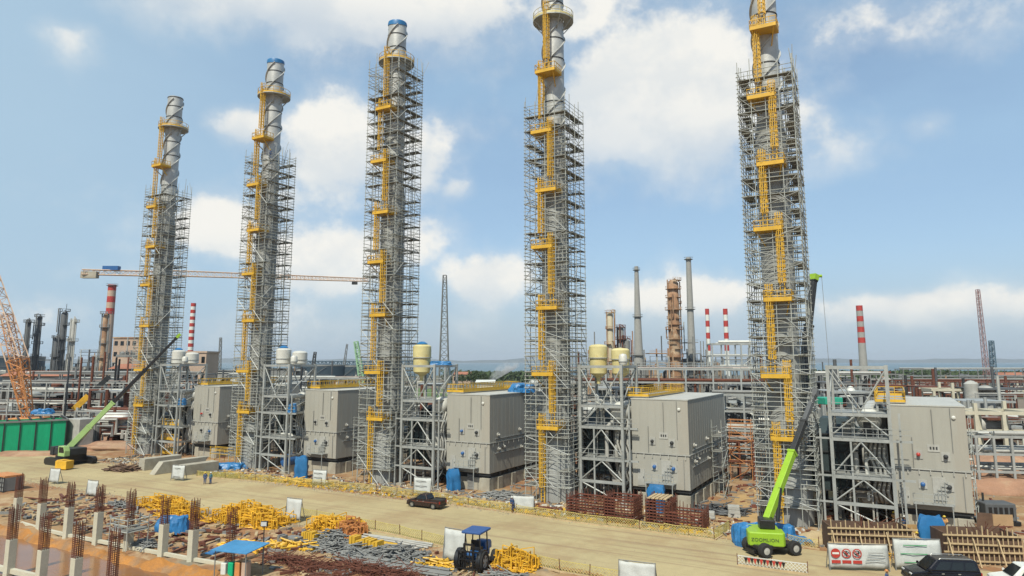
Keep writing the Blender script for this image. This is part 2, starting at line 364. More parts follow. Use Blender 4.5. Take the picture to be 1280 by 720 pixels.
# far shore across the bay
def hills():
    m = MB(); n = 160; prof = []
    for i in range(n + 1):
        x = -13000 + 26000 * i / n
        prof.append((x, 60 + 45 * vnoise(x, 1, .0007) + 18 * vnoise(x, 5, .003)))
    m.v = [(x, 11200, -2) for x, h in prof] + [(x, 11600, max(8, h)) for x, h in prof] + [(x, 12300, -2) for x, h in prof]
    k = n + 1
    m.f = [(r*k+i, r*k+i+1, (r+1)*k+i+1, (r+1)*k+i) for r in range(2) for i in range(n)]
    struct(m.build('hills', M('far_hills', (.05, .07, .06), 1, 0, .2, .002), smooth=True))
hills()

# ------------------------------------------------------------------ stacks
PLAT = [9.4, 16.3, 25.0, 33.3, 41.1, 49.5, 58.2]
def cage_ladder(parent, x, y, z0, z1, hoop=.36):
    m = MB()
    for s in (-.25, .25): m.bar((x+s, y, z0), (x+s, y, z1), .13, .08)
    z = z0 + .3
    while z < z1: m.bar((x-.25, y, z), (x+.25, y, z), .045); z += .42
    o = m.build('ladder', YEL, parent); c = MB(); z = z0 + 2.0
    angs = [math.pi + math.pi * t / 6 for t in range(7)]
    while z < z1 + .9:
        c.tube([(x + .42*math.cos(a), y + .7*math.sin(a), z) for a in angs], .045, 4); z += .6
    for a in angs[::1]: c.bar((x + .42*math.cos(a), y + .7*math.sin(a), z0+2), (x + .42*math.cos(a), y + .7*math.sin(a), z1+.9), .075, .03)
    c.build('cage', YEL, o)
def stack(k, label, cap):
    t = thing('chimney_stack', label, 'chimney', (*S[k], 0), RZ, 'boiler stacks in the row')
    r2 = random.Random(40 + k)
    MB().lathe((0,0,0), [(2.45, 0), (2.45, 5.5), (1.85, 8), (1.85, 44.6), (1.55, 47.2)], 28).build('lower_shell', STACKM, t, True)
    for z in (8.1, 14, 20, 26, 32, 38, 44.4): MB().lathe((0,0,z), [(1.83, -.1), (1.98, -.1), (1.98, .1), (1.83, .1)], 28).build('flange', STACKM, t, True)
    MB().lathe((0,0,0), [(1.5, 47.2), (1.5, 74), (1.42, 74.02), (1.42, 73)], 28).build('upper_shell', WRAP, t, True)
    for q in range(3):
        pv = None; h = MB()
        for i in range(97):
            z = 48 + 25.4 * i / 96; a = 2*math.pi*(q/3 + i/96*2.2); c_, s_ = math.cos(a), math.sin(a)
            ra, rb = 1.49, 1.74
            vs = [(ra*c_, ra*s_, z-.09), (rb*c_, rb*s_, z-.05), (rb*c_, rb*s_, z+.05), (ra*c_, ra*s_, z+.09)]
            if pv: h.add(pv + vs, [(0,1,5,4),(1,2,6,5),(2,3,7,6)])
            pv = vs
        h.build('helical_strake', WRAP, t)
    for z in (51, 54.5, 61, 64, 69.5, 71.8, 73.8): MB().lathe((0,0,z), [(1.48, -.06), (1.57, -.06), (1.57, .06), (1.48, .06)], 28).build('band', DARKST, t)
    if cap:
        cp = MB().lathe((0,0,0), [(1.58, 73.75), (1.6, 73.9), (1.55, 74.15), (1.2, 74.25), (0, 74.3)], 20)
        cp.v = [(x, y, z + (.35 * math.sin(1.0*math.atan2(y, x)-.6) - .1 if z < 73.8 else 0)) for x, y, z in cp.v]
        cp.build('blue_cover', TARP, t, True)
    # ring platform
    fm = MB().lathe((0,0,66.9), [(1.56, 0), (2.95, 0), (2.95, .14), (1.56, .14)], 24)
    for i in range(8):
        a = 2*math.pi*i/8; fm.bar((1.5*math.cos(a), 1.5*math.sin(a), 65.3), (2.8*math.cos(a), 2.8*math.sin(a), 66.85), .12)
    pf = fm.build('ring_platform', STEEL, t)
    rl = MB()
    for z in (67.55, 68.15): rl.tube([(2.9*math.cos(2*math.pi*i/24), 2.9*math.sin(2*math.pi*i/24), z) for i in range(25)], .045, 4)
    rl.lathe((0,0,67.05), [(2.9, 0), (2.94, 0), (2.94, .28), (2.9, .28)], 24)
    for i in range(16):
        a = 2*math.pi*i/16; rl.bar((2.9*math.cos(a), 2.9*math.sin(a), 67), (2.9*math.cos(a), 2.9*math.sin(a), 68.15), .05)
    rl.build('handrail', YEL if k != 3 else CREAM, pf)
    # alternating rest platforms and caged ladders on the road side
    zs = PLAT + [67.0]
    for i, z in enumerate(PLAT):
        s = 1 if i % 2 == 0 else -1
        xa, xb = (-1.3, 1.75) if s > 0 else (-2.0, 1.1)
        rin = 1.9 if z < 45 else 1.6
        p = MB().box(xa, -3.45, z-.16, xb, -1.0, z)
        for xx in (xa + .3, xb - .3): p.bar((xx, -3.3, z-.2), (xx*.6, -rin*.8, z-1.7), .12)
        pm = p.build('rest_platform', YEL, t)
        r = MB()
        def rail(p0, p1):
            p0 = Vector(p0); p1 = Vector(p1)
            for dz in (.5, 1.1): r.bar(p0 + Vector((0,0,dz)), p1 + Vector((0,0,dz)), .07)
            r.bar(p0 + Vector((0,0,.16)), p1 + Vector((0,0,.16)), .04, .3)
            n = max(2, int((p1-p0).length/.7))
            for q in range(n+1): r.bar(p0 + (p1-p0)*q/n, p0 + (p1-p0)*q/n + Vector((0,0,1.1)), .06)
        rail((xa, -3.4, z), (xb, -3.4, z)); rail((xa, -3.4, z), (xa, -1.2, z)); rail((xb, -3.4, z), (xb, -1.2, z))
        r.build('handrail', YEL, pm)
    prev = 0.0
    for i, z in enumerate(zs):
        x = -.75 if i % 2 == 0 else .75
        if i == 7: x = .1
        cage_ladder(t, x, -2.75 if i < 6 else -2.45, prev, z + 1.0); prev = z
    # small junction boxes and a cable tray up the side
    c = MB().bar((1.3, -1.5, 3), (1.3, -1.5, 44), .25, .08); c.build('cable_tray', STEEL, t)
    return t
stack(0, 'grey boiler stack at the far left of the row, behind the green telescopic boom', False)
stack(1, 'grey boiler stack standing between the far left stack and the middle one', True)
stack(2, 'blue tipped middle boiler stack, its scaffolding reaching right up to the ring platform', True)
stack(3, 'grey boiler stack with pale ring platform, behind the dark red cages', False)
stack(4, 'nearest grey boiler stack, its top outside the photo, behind the lime boom', True)

def scaffold(k, top, label, seed):
    t = thing('scaffold_tower', label, 'scaffolding', (*S[k], 0), RZ, 'scaffold towers around the boiler stacks')
    r = random.Random(seed); a, b, LZ = 3.1, 2.05, 2.08
    outer = []
    for i in range(5):
        q = -a + 2*a*i/4; outer += [(q, -a), (q, a)]
        if 0 < i < 4: outer += [(-a, q), (a, q)]
    inner = [(-b, -b), (b, -b), (b, b), (-b, b), (0, b), (b, 0), (-b, 0)]
    for (x, y) in outer + inner:
        h = top + r.uniform(.3, 1.5) - (0 if (x, y) in outer else 1.0)
        MB().tube([(x, y, 0), (x + r.uniform(-.06, .06), y + r.uniform(-.06, .06), h)], .052, 5).build('standard', SCAF, t)
    n = int(top / LZ)
    for j in range(1, n + 1):
        z = j * LZ; m = MB(); R_ = .042
        for dz in (0, .5, 1.05, 1.55):
            e = .18
            for (p, q) in (((-a-e, -a), (a+e, -a)), ((a, -a-e), (a, a+e)), ((a+e, a), (-a-e, a)), ((-a, a+e), (-a, -a-e))):
                if dz and r.random() < (.08 if dz < 1.2 else .45): continue
                m.tube([(p[0], p[1], z+dz), (q[0], q[1], z+dz+r.uniform(-.05, .05))], R_, 4, False)
        for (p, q) in (((b, -a), (b, a)), ((a, b), (-a, b)), ((-b, a), (-b, -a)), ((a, -b), (-a, -b))):
            m.tube([(p[0], p[1], z-.06), (q[0], q[1], z-.06)], R_, 4, False)
        for (x, y) in outer:
            l = (x*(b/a) if abs(x) == a else x, y*(b/a) if abs(y) == a else y)
            m.tube([(x, y, z-.1), (l[0], l[1], z-.1)], R_, 4, False)
        m.build('ledger_tier', SCAF, t)
        d = MB()
        for side in range(4):
            if r.random() < (.5 if side == 0 else .12): continue
            l0, l1 = -a, a
            if r.random() < .4: l0 = r.choice((-a, -a/3)); l1 = r.choice((a, a/3))
            for w in range(4):
                o0 = b + .04 + w*.25; o1 = o0 + .23; zz = z + .02 + r.uniform(0, .02)
                ea, eb = l0 + r.uniform(-.12, .15), l1 + r.uniform(-.15, .12)
                if side == 0: d.box(ea, -o1, zz, eb, -o0, zz+.05)
                if side == 1: d.box(o0, ea, zz+.07, o1, eb, zz+.12)
                if side == 2: d.box(ea, o0, zz, eb, o1, zz+.05)
                if side == 3: d.box(-o1, ea, zz+.07, -o0, eb, zz+.12)
        if d.v: d.build('deck', DECK, t)
        for side in (0, 0, 1, 2, 3, 3):
            br = MB()
            if r.random() < .15: continue
            i0 = r.choice((0, 1, 2)); x0, x1 = -a + 2*a*i0/3, -a + 2*a*(i0+1)/3
            if r.random() < .5: x0, x1 = x1, x0
            if r.random() < .25: x0, x1 = -a*(1 if x0 < x1 else -1), a*(1 if x0 < x1 else -1)
            p = {0: ((x0, -a-.06), (x1, -a-.06)), 1: ((a+.06, x0), (a+.06, x1)), 2: ((x0, a+.06), (x1, a+.06)), 3: ((-a-.06, x0), (-a-.06, x1))}[side]
            br.tube([(*p[0], z-LZ), (*p[1], z)], R_ + .006, 4, False); br.build('brace', STEEL, t)
    # a few stray poles and folded sheets at the top
    for q in range(4):
        x, y = r.choice(outer); MB().tube([(x, y, top-1), (x + r.uniform(-.9, .9), y + r.uniform(-.6, .6), top + r.uniform(.8, 2.4))], .04, 4).build('stray_pole', SCAF, t)
    # stair bay on the left flank of the lower lifts
    return t
scaffold(0, 54, 'pole scaffolding wrapped round the far left stack, a crane jib passing behind it', 3)
scaffold(1, 55.5, 'pole scaffolding wrapped round the second stack from the left', 5)
scaffold(2, 66.5, 'tallest pole scaffolding, climbing the middle stack right up to its ring platform', 8)
scaffold(3, 53.5, 'pole scaffolding round the stack that stands behind the dark red cages', 12)
scaffold(4, 53.5, 'pole scaffolding round the nearest stack, beside the lime green crane boom', 17)

# ------------------------------------------------------------------ steel frames, boilers, tanks
UOFF = [(.4, .3), (.2, -.4), (.4, -.8), (-.6, .3), (-.4, .6)]
def uloc(k, x=0, y=0, z=0): return W(k, UOFF[k][0] + x, UOFF[k][1] + y, z)
FOFF = [(-.3, -.8), (.3, -1.4), (-.4, .2), (-.2, 1.0), (.9, -.4)]
def floc(k, x=0, y=0, z=0): return uloc(k, x+.95+FOFF[k][0], y-1.9+FOFF[k][1], z)
def frame(k, label):
    t = thing('steel_frame', label, 'steel frame', floc(k), RZ, 'steel frames in front of the boilers')
    X = (3.3, 9.1); Y = (.6, 6.4); Z = (2.9, 5.7, 9.7, 12.4, 17.5)
    for x in X:
        for y in Y: MB().box(x-.17, y-.17, 0, x+.17, y+.17, 17.6).build('column', STEEL, t)
    for x, h in ((2.2, 10.6), (10.0, 12.5), (5.2, 9.7)):
        MB().box(x-.1, .5, 0, x+.1, .7, h).build('post', STEEL, t)
    for z in Z:
        m = MB(); hh = .34
        for y in Y: m.box(X[0]+.17, y-.12, z-hh, X[1]-.17, y+.12, z)
        for x in X: m.box(x-.12, Y[0]+.17, z-hh-.003, x+.12, Y[1]-.17, z-.003)
        if z in (5.7, 9.7): m.box(X[1]+.2, .5, z-.25, X[1]+2.0, .75, z-.03)
        if z in (2.9, 5.7, 9.7): m.box(X[0]-1.6, .48, z-.2, X[0]-.2, .72, z-.02)
        m.build('beam', STEEL, t)
    def br(p, q): MB().tube([p, q], .09, 6).build('brace', STEEL, t)
    xm = (X[0]+X[1])/2
    for y in (Y[0]-.01, Y[1]+.01):
        br((X[0], y, 17.2), (xm, y, 12.4)); br((X[1], y, 17.2), (xm, y, 12.4))
        br((X[0], y, 9.9), (xm-.4, y, 12.1)); br((X[1], y, 9.9), (xm+.4, y, 12.1))
        br((X[0]+.1, y, 5.9), (xm, y, 9.3)); br((X[1]-.1, y, 5.9), (xm, y, 9.3))
        br((X[0]+.1, y, 3.0), (xm, y, 5.3)); br((X[1]-.1, y, 3.0), (xm, y, 5.3)); br((X[0], y, 2.6), (X[1], y, .2))
    for x in X:
        br((x, Y[0], 12.6), (x, Y[1], 17.2)); br((x, Y[1], 5.9), (x, Y[0], 9.4)); br((x, Y[0], .2), (x, Y[1], 5.3)); br((x, Y[0], 9.9), (x, Y[1], 12.2))
    for z in (5.7, 9.7, 12.4):
        g = MB(); y = Y[0]+.2
        while y < Y[1]-.3: g.box(X[0]+.2, y, z+.004, X[1]-.2, y+.34, z+.05); y += .42
        g.build('grating', STEEL, t)
        h = MB()
        for dz in (.55, 1.1): h.bar((X[0], Y[0]-.2, z+dz), (X[1]+(1.9 if z == 9.7 else 0), Y[0]-.2, z+dz), .05)
        for q in range(6): h.bar((X[0]+1.16*q, Y[0]-.2, z), (X[0]+1.16*q, Y[0]-.2, z+1.1), .05)
        h.build('handrail', STEEL, t)
    for x in X:
        for y in Y: MB().box(x-.5, y-.5, -.1, x+.5, y+.5, .35).build('footing', CONC, t)
    r = random.Random(70+k)
    for x in (5.3, 7.2): MB().box(x-.09, 3.4, 0, x+.09, 3.6, 12.1).build('post', STEEL, t)
    for q in range(9):
        x = r.uniform(3.7, 8.8); y = r.uniform(1.6, 5.8); za = r.choice((.3, 2.95, 5.8, 9.8)); zb = za + r.uniform(2.5, 6); x2 = r.uniform(3.5, 9)
        MB().tube([(x, y, za), (x, y, zb-.3), (x+.3*(1 if x2 > x else -1), y, zb), (x2, y, zb), (x2, y+.5, zb)], r.choice((.07, .1, .16)), 6).build('pipe', r.choice((STEEL, GREYM, WHITEI, DARKST)), t, True)
    for q in range(4):
        x = r.uniform(3.9, 8.2); y = r.uniform(2.2, 5); z = r.choice((2.96, 5.78, 9.78)); h = r.uniform(.8, 1.7)
        MB().box(x, y, z, x+r.uniform(.6, 1.3), y+.8, z+h).build('equipment_box', r.choice((GREYM, DARKST, MIDREF, WHITEI)), t, bevel=.04)
    if k == 0:
        for z in (.3, 2.96, 5.78):
            h = MB()
            for dz in (.5, 1.1): h.bar((3.5, 1.5, z+dz), (8.9, 1.5, z+dz), .1)
            for q in range(8): h.bar((3.6+.74*q, 1.5, z), (3.6+.74*q, 1.5, z+1.1), .09)
            h.bar((3.5, 1.5, z+.2), (8.9, 1.5, z+.2), .05, .4)
            h.build('yellow_rail', YEL, t)
    return t
def wavy(pts, amp=.0): return pts
def boiler(k, label):
    t = thing('boiler', label, 'boiler', uloc(k), RZ, 'boxed boilers in the row')
    x0, x1, y0, y1 = 10.7, 18.0, .7, 21.5
    MB().box(x0, y0, 6.62, x1, y1, 13.2).build('upper_casing', CLAD, t, bevel=.06)
    MB().box(x0, y0, 2.4, x1, y1, 6.38).build('lower_casing', CLAD, t, bevel=.06)
    s = MB().box(x0-.03, y0+.05, 6.36, x1-.05, y1-.05, 6.64)
    s.box(x0-.1, y0-.12, 6.52, x1+.12, y1, 6.64)
    for q in range(7): s.box(x0+.5+q*1.05, y0-.14, 6.05, x0+.6+q*1.05, y0-.003, 6.5)
    for q in range(14): s.box(x1+.003, y0+.8+q*1.5, 6.1, x1+.13, y0+.9+q*1.5, 6.5)
    s.build('seam_flange', GREYM, t)
    MB().box(x0-.05, y0-.05, 13.203, x1+.05, y1, 13.32).build('roof', CLADTOP, t)
    rb = MB()                                    # vertical cladding joints
    for q in range(1, 7): rb.box(x0+q*1.04, y0-.012, 6.7, x0+q*1.04+.05, y0+.0, 13.1)
    for q in range(1, 18): rb.box(x1-.0, y0+q*1.16, 2.5, x1+.012, y0+q*1.16+.05, 6.3); rb.box(x1-.0, y0+q*1.16, 6.7, x1+.012, y0+q*1.16+.05, 13.1)
    rb.build('cladding_joint', CLAD, t)
    bf = MB().box(x0+.4, y0+.5, 1.72, x1-.35, y1-.3, 2.39)
    for q in range(8): bf.box(x0, y0+.2+q*2.7, 2.05, x1, y0+.5+q*2.7, 2.38)
    bf.build('base_frame', DARKST, t)
    # front fittings
    def port(x, z, mat, r=.2):
        p = MB().box(x-.4, y0-.08, z-.45, x+.4, y0-.004, z+.45).build('burner_plate', GREYM, t)
        MB().lathe((x, y0-.42, z), [(r*.5, 0), (r, .06), (r, .3), (r*1.2, .34)], 14, 'y').build('burner', mat, p, True)
    port(13.4, 8.1, [RED, DARKST, BLUEP, DARKST, RED][k], .17); port(15.9, 8.0, DARKST); port(13.6, 5.0, BLUEP if k != 0 else DARKST); port(16.0, 4.9, [BLUEP, DARKST, DARKST, BLUEP, DARKST][k])
    sg = MB().box(14.3, y0-.06, 8.45, 15.4, y0-.004, 9.2).build('sign_plate', GREYM, t)
    g = MB()
    for q in range(3): g.box(14.5+q*.28, y0-.075, 8.68, 14.66+q*.28, y0-.062, 8.98)
    g.build('sign_marks', DARKST, sg)
    MB().lathe((16.9, y0-.18, 12.1), [(.14, 0), (.2, .05), (.2, .175)], 12, 'y').build('inspection_port', WHITEI, t, True)
    pn = MB().box(14.5, y0-.12, 3.5, 15.7, y0-.006, 5.8)
    pn.build('valve_panel', GREYM, t)
    pp = MB()
    for q in range(4): pp.tube([(14.6+q*.33, y0-.25, 3.2), (14.6+q*.33, y0-.25, 4.2+q*.4), (15.9, y0-.25, 4.2+q*.4)], .05, 5)
    pp.build('fuel_pipe', STEEL, t)
    dp = MB().box(11.4, y0-.07, 2.6, 12.3, y0-.004, 4.6).build('access_door', GREYM, t); MB().box(12.1, y0-.12, 3.5, 12.18, y0-.07, 3.7).build('handle', DARKST, dp)
    for cx_, z0_, z1_ in ((12.9, 6.7, 9.9), (14.9, 9.3, 12.9), (17.3, 2.6, 6.1), (16.6, 8.5, 13.1)): MB().tube([(cx_, y0-.1, z0_), (cx_, y0-.1, z1_)], .035, 5).build('conduit', MIDREF, t)
    for z_ in (7.0, 5.0): MB().box(x1+.01, y0+1.5, z_, x1+.12, y1-1, z_+.1).build('cable_tray', MIDREF, t)
    bk = MB().box(12.6, y0-1.2, 3.1, 16.3, y0-.1, 3.2)
    for q in range(5): bk.bar((12.6+q*.92, y0-1.2, 3.2), (12.6+q*.92, y0-1.2, 4.2), .05)
    for dz in (3.7, 4.2): bk.bar((12.6, y0-1.2, dz), (16.3, y0-1.2, dz), .05)
    for xx in (12.8, 16.1): bk.bar((xx, y0-1.1, 3.1), (xx, y0-.1, 2.4), .1); bk.bar((xx, y0-1.15, 0), (xx, y0-1.15, 3.1), .09)
    bk.build('burner_platform', STEEL, t)
    for (yy, z) in ((3.0, 7.6), (9.5, 7.8), (17.0, 7.9), (3.2, 5.6), (4.6, 5.8), (10.0, 5.2), (17.5, 5.6)):
        MB().lathe((x1+.02, yy, z), [(.3, 0), (.3, .12), (.14, .14), (.14, .4)], 12, 'x').build('inspection_port', GREYM, t, True)
    # set-back side casing, drums and downcomers
    MB().box(8.2, 3.2, 2.2, x0-.11, 20.5, 11.9).build('side_casing', GREYM, t, bevel=.1)
    dr = MB().lathe((8.9, -.8, 11.5), [(.02, 1.5), (.65, 1.6), (1.05, 1.85), (1.28, 2.3), (1.3, 2.6), (1.3, 20.3), (1.0, 20.8), (.02, 21.1)], 24, 'y').build('steam_drum', WHITEI, t, True)
    MB().lathe((8.9, .5, 11.5), [(.6, 0), (.8, .06), (.8, .5)], 20, 'y').build('manhole', WHITEI, dr, True)
    MB().lathe((8.2, 0, 2.9), [(.02, 1.4), (.6, 1.55), (.85, 2.0), (.85, 19.0)], 20, 'y').build('mud_drum', GREYM, t, True)
    for q in range(5):
        y = 1.6 + q*.85; dx = .55*((q % 3)-1)
        MB().tube([(8.6+dx*.6, y-.4, 10.6), (8.4+dx*1.8, y-.9, 9.6), (8.4+dx*1.9, y-1.1, 8.2), (8.3+dx*1.7, y-1.0, 6.6), (8.4+dx*1.9, y-1.1, 5.2), (8.3+dx, y-.5, 3.8), (8.2, y, 3.0)], .25, 9).build('downcomer', GREYM, t, True)
    for q in range(4):
        x_ = 9.1+q*.45; MB().tube([(x_, 1.5, 10.6), (x_+.1, 1.1, 10.0), (x_-.25, .8, 8.6), (x_-.35, .7, 7.6), (x_+.1, .7, 6.4), (x_+.15, .7, 5.4), (x_-.2, .7, 4.0), (x_, 1.0, 3.0), (x_+.1, 1.6, 2.6)], .15, 8).build('riser_pipe', GREYM, t, True)
    # walkway on the roof edge
    wk = MB().box(9.6, 2.2, 13.4, 12.6, 19.5, 13.5)
    for q in range(7): wk.box(9.7, 2.5+q*2.7, 11.9, 9.9, 2.7+q*2.7, 13.4)
    w = wk.build('roof_walkway', STEEL, t)
    r = MB()
    def rail(p0, p1):
        p0 = Vector(p0); p1 = Vector(p1)
        for dz in (.5, 1.15): r.bar(p0 + Vector((0,0,dz)), p1 + Vector((0,0,dz)), .08)
        r.bar(p0 + Vector((0,0,.15)), p1 + Vector((0,0,.15)), .05, .3)
        n = max(2, int((p1-p0).length/.9))
        for q in range(n+1): r.bar(p0 + (p1-p0)*q/n, p0 + (p1-p0)*q/n + Vector((0,0,1.15)), .07)
    rail((9.6, 2.2, 13.5), (12.6, 2.2, 13.5)); rail((12.6, 2.2, 13.5), (12.6, 19.5, 13.5)); rail((9.6, 2.2, 13.5), (9.6, 19.5, 13.5)); rail((9.6, 19.5, 13.5), (12.6, 19.5, 13.5))
    r.build('handrail', YEL, w)
    return t
def plinth(k, label):
    x0, x1 = 11.2, 18.1; m = MB().box(x0, 1.1, -.2, x1-.25, 21.6, 1.7)
    m.box(x1-1.6, .8, -.2, x1-.15, 1.9, 1.75)
    for q in range(5): m.box(x1-.26, 3.2+q*4, -.2, x1-.06, 4.4+q*4, 1.68)
    o = m.build('boiler_plinth', CONC, None, loc=uloc(k), rz=RZ, bevel=.04)
    return tag(o, label, 'plinth', 'concrete plinths under the boilers')
def duct(k, label):
    t = thing('flue_duct', label, 'duct', uloc(k), RZ, 'dark flue ducts behind the steel frames')
    MB().box(2.7, 2.2, 3.4, 7.4, 15, 9.6).build('duct_body', DUCT, t, bevel=.05)
    m = MB()
    for q in range(6): m.box(2.6+q*.94, 2.05, 3.3, 2.75+q*.94, 2.19, 9.7)
    for z in (3.3, 5.4, 7.6, 9.6): m.box(2.5, 2.0, z, 7.6, 2.19, z+.14)
    m.build('stiffener', DARKST, t)
    MB().add([(2.7,4.2,9.61),(7.4,4.2,9.61),(6.2,6.5,11.2),(3.4,6.5,11.2),(2.7,12,9.61),(7.4,12,9.61),(6.2,10,11.2),(3.4,10,11.2)], [(0,1,2,3),(1,5,6,2),(5,4,7,6),(4,0,3,7),(3,2,6,7)]).build('transition_hood', DUCT, t)
    lg = MB()
    for x in (3, 7.1):
        for y in (2.6, 14): lg.box(x-.15, y-.15, 0, x+.15, y+.15, 3.4)
    lg.build('support', DARKST, t)
    MB().tube([(2.7, 9, 6.5), (.5, 9, 6.5), (-.5, 4, 6.5), (-.4, 1.5, 6.5)], 1.3, 12).build('breeching', STACKM, t, True)
names5 = ['far left', 'second from left', 'middle', 'fourth from left', 'nearest right-hand']
mark5 = ['behind the precast concrete beams', 'beside a blue wrapped drum', 'behind the black pickup truck', 'behind the dark red cages', 'behind the brown formwork and crew']
for k in range(5):
    frame(k, f'grey braced frame of the {names5[k]} boiler, {mark5[k]}')
    boiler(k, f'beige metal-clad {names5[k]} boiler box, {mark5[k]}')
    plinth(k, f'concrete plinth under the {names5[k]} boiler box')
    duct(k, f'dark flue duct inside the {names5[k]} steel frame, left of its boiler box')
def vessel(k, x, y, r, h, cone, mat, capmat, label, grp):
    t = thing('hopper_tank', label, 'tank', floc(k, x, y, 17.55), RZ, grp)
    z0 = 0 if not cone else -1.6
    prof = [(.25, z0-.9), (.3, z0-.1), (r*.9, z0+.5), (r*.95, h*.35)] if cone else [(r*.8, 0), (r, .15), (r, h*.35)]
    MB().lathe((0,0,0), prof + [(r, h*.36), (r, h-.15), (r*.75, h+.1), (0, h+.2)], 22).build('shell', mat, t, True)
    MB().lathe((0,0,h*.36), [(r+.005, -.06), (r+.09, -.06), (r+.09, .06), (r+.005, .06)], 22).build('girth_ring', STEEL, t)
    if capmat: MB().lathe((.05, -.1, h), [(r*.55, 0), (r*.62, .25), (r*.3, .55), (0, .6)], 14).build('cover', capmat, t, True)
for k, mat, cm in ((0, WHITEI, TARP), (1, WHITEI, TARP), (3, CREAM, None)):
    cl = 'white' if mat is WHITEI else 'cream'
    vessel(k, 5.0, 3.0, 1.25, 2.6, mat is CREAM, mat, cm, f'taller {cl} tank on top of the {names5[k]} steel frame', 'tanks on the steel frames')
    vessel(k, 7.8, 4.0, 1.25, 2.1, mat is CREAM, mat, None, f'lower {cl} tank on top of the {names5[k]} steel frame', 'tanks on the steel frames')
    vessel(k, 3.5, 4.8, .65, 1.6, False, WHITEI, TARP if k == 0 else None, f'small white drum left of the {cl} tanks on the {names5[k]} steel frame', 'tanks on the steel frames')
    vessel(k, 9.0, 1.6, .55, 1.3, False, WHITEI, None, f'small white drum right of the {cl} tanks on the {names5[k]} steel frame', 'tanks on the steel frames')
vessel(2, 5.0, 3.0, 1.4, 2.9, True, CREAM, TARP, 'cream hopper tank with blue cover on the middle steel frame', 'tanks on the steel frames')
def lump(name, mat, label, cat, loc, sx, sy, sz, seed, group=None, sub=4, rz=0):
    import bmesh
    from mathutils import noise
    bm = bmesh.new(); bmesh.ops.create_icosphere(bm, subdivisions=sub, radius=1)
    for v in bm.verts:
        n = 1 + .22*noise.noise(v.co*1.7 + Vector((seed, 0, 0))) + .10*noise.noise(v.co*4.5 + Vector((0, seed, 0)))
        zz = max(-.05, v.co.z*n)
        if mat is TARP or mat is BANNER:
            a = math.atan2(v.co.y, v.co.x); n += (.22*abs(math.sin(a*3.5 + seed + 1.3*v.co.z)) - .12)*(1-max(0, v.co.z)) + .16*abs(noise.noise(v.co*3.1 + Vector((seed, seed, 0))))
            k = 1/max(abs(math.cos(a)), abs(math.sin(a)))**.6; n *= k
            zz = max(-.05, min(.78 + .15*noise.noise(v.co*2.5 + Vector((seed, 3, 0))), v.co.z*1.5))
            if name == 'wrapped_drum': n *= .85; zz = v.co.z
        v.co = Vector((v.co.x*n*sx, v.co.y*n*sy, zz*sz))
    me = bpy.data.meshes.new(name); bm.to_mesh(me); bm.free(); me.materials.append(mat)
    for p in me.polygons: p.use_smooth = not (mat is TARP or mat is BANNER)
    o = bpy.data.objects.new(name, me); COL.objects.link(o); o.location = loc; o.rotation_euler[2] = rz
    return tag(o, label, cat, group)
lump('blue_tarp_bundle', TARP, 'blue tarp bundle beside the cream hopper tank on the middle frame', 'tarp', floc(2, 8.0, 3.6, 17.5), 1.6, .7, .7, 3)
lump('blue_tarp_bundle', TARP, 'blue tarp draped at the left edge of the fourth boiler roof near the fourth stack', 'tarp', uloc(2, 17.0, 12.5, 13.35), 1.9, 2.6, 1.5, 5)
lump('white_tarp_bundle', BANNER, 'white tarp bundle behind the blue tarp on the middle boiler roof', 'tarp', uloc(2, 16.9, 17.0, 13.35), 1.0, 1.6, 1.9, 6)
lump('blue_tarp_bundle', TARP, 'blue wrapped fitting high on the side of the second steel frame', 'tarp', floc(1, 9.6, 1.2, 9.8), .6, .6, 1.6, 7)
lump('blue_tarp_bundle', TARP, 'small blue and white wrapped fitting high on the far left steel frame', 'tarp', floc(0, 9.6, 1.2, 9.8), .6, .6, 1.4, 8)

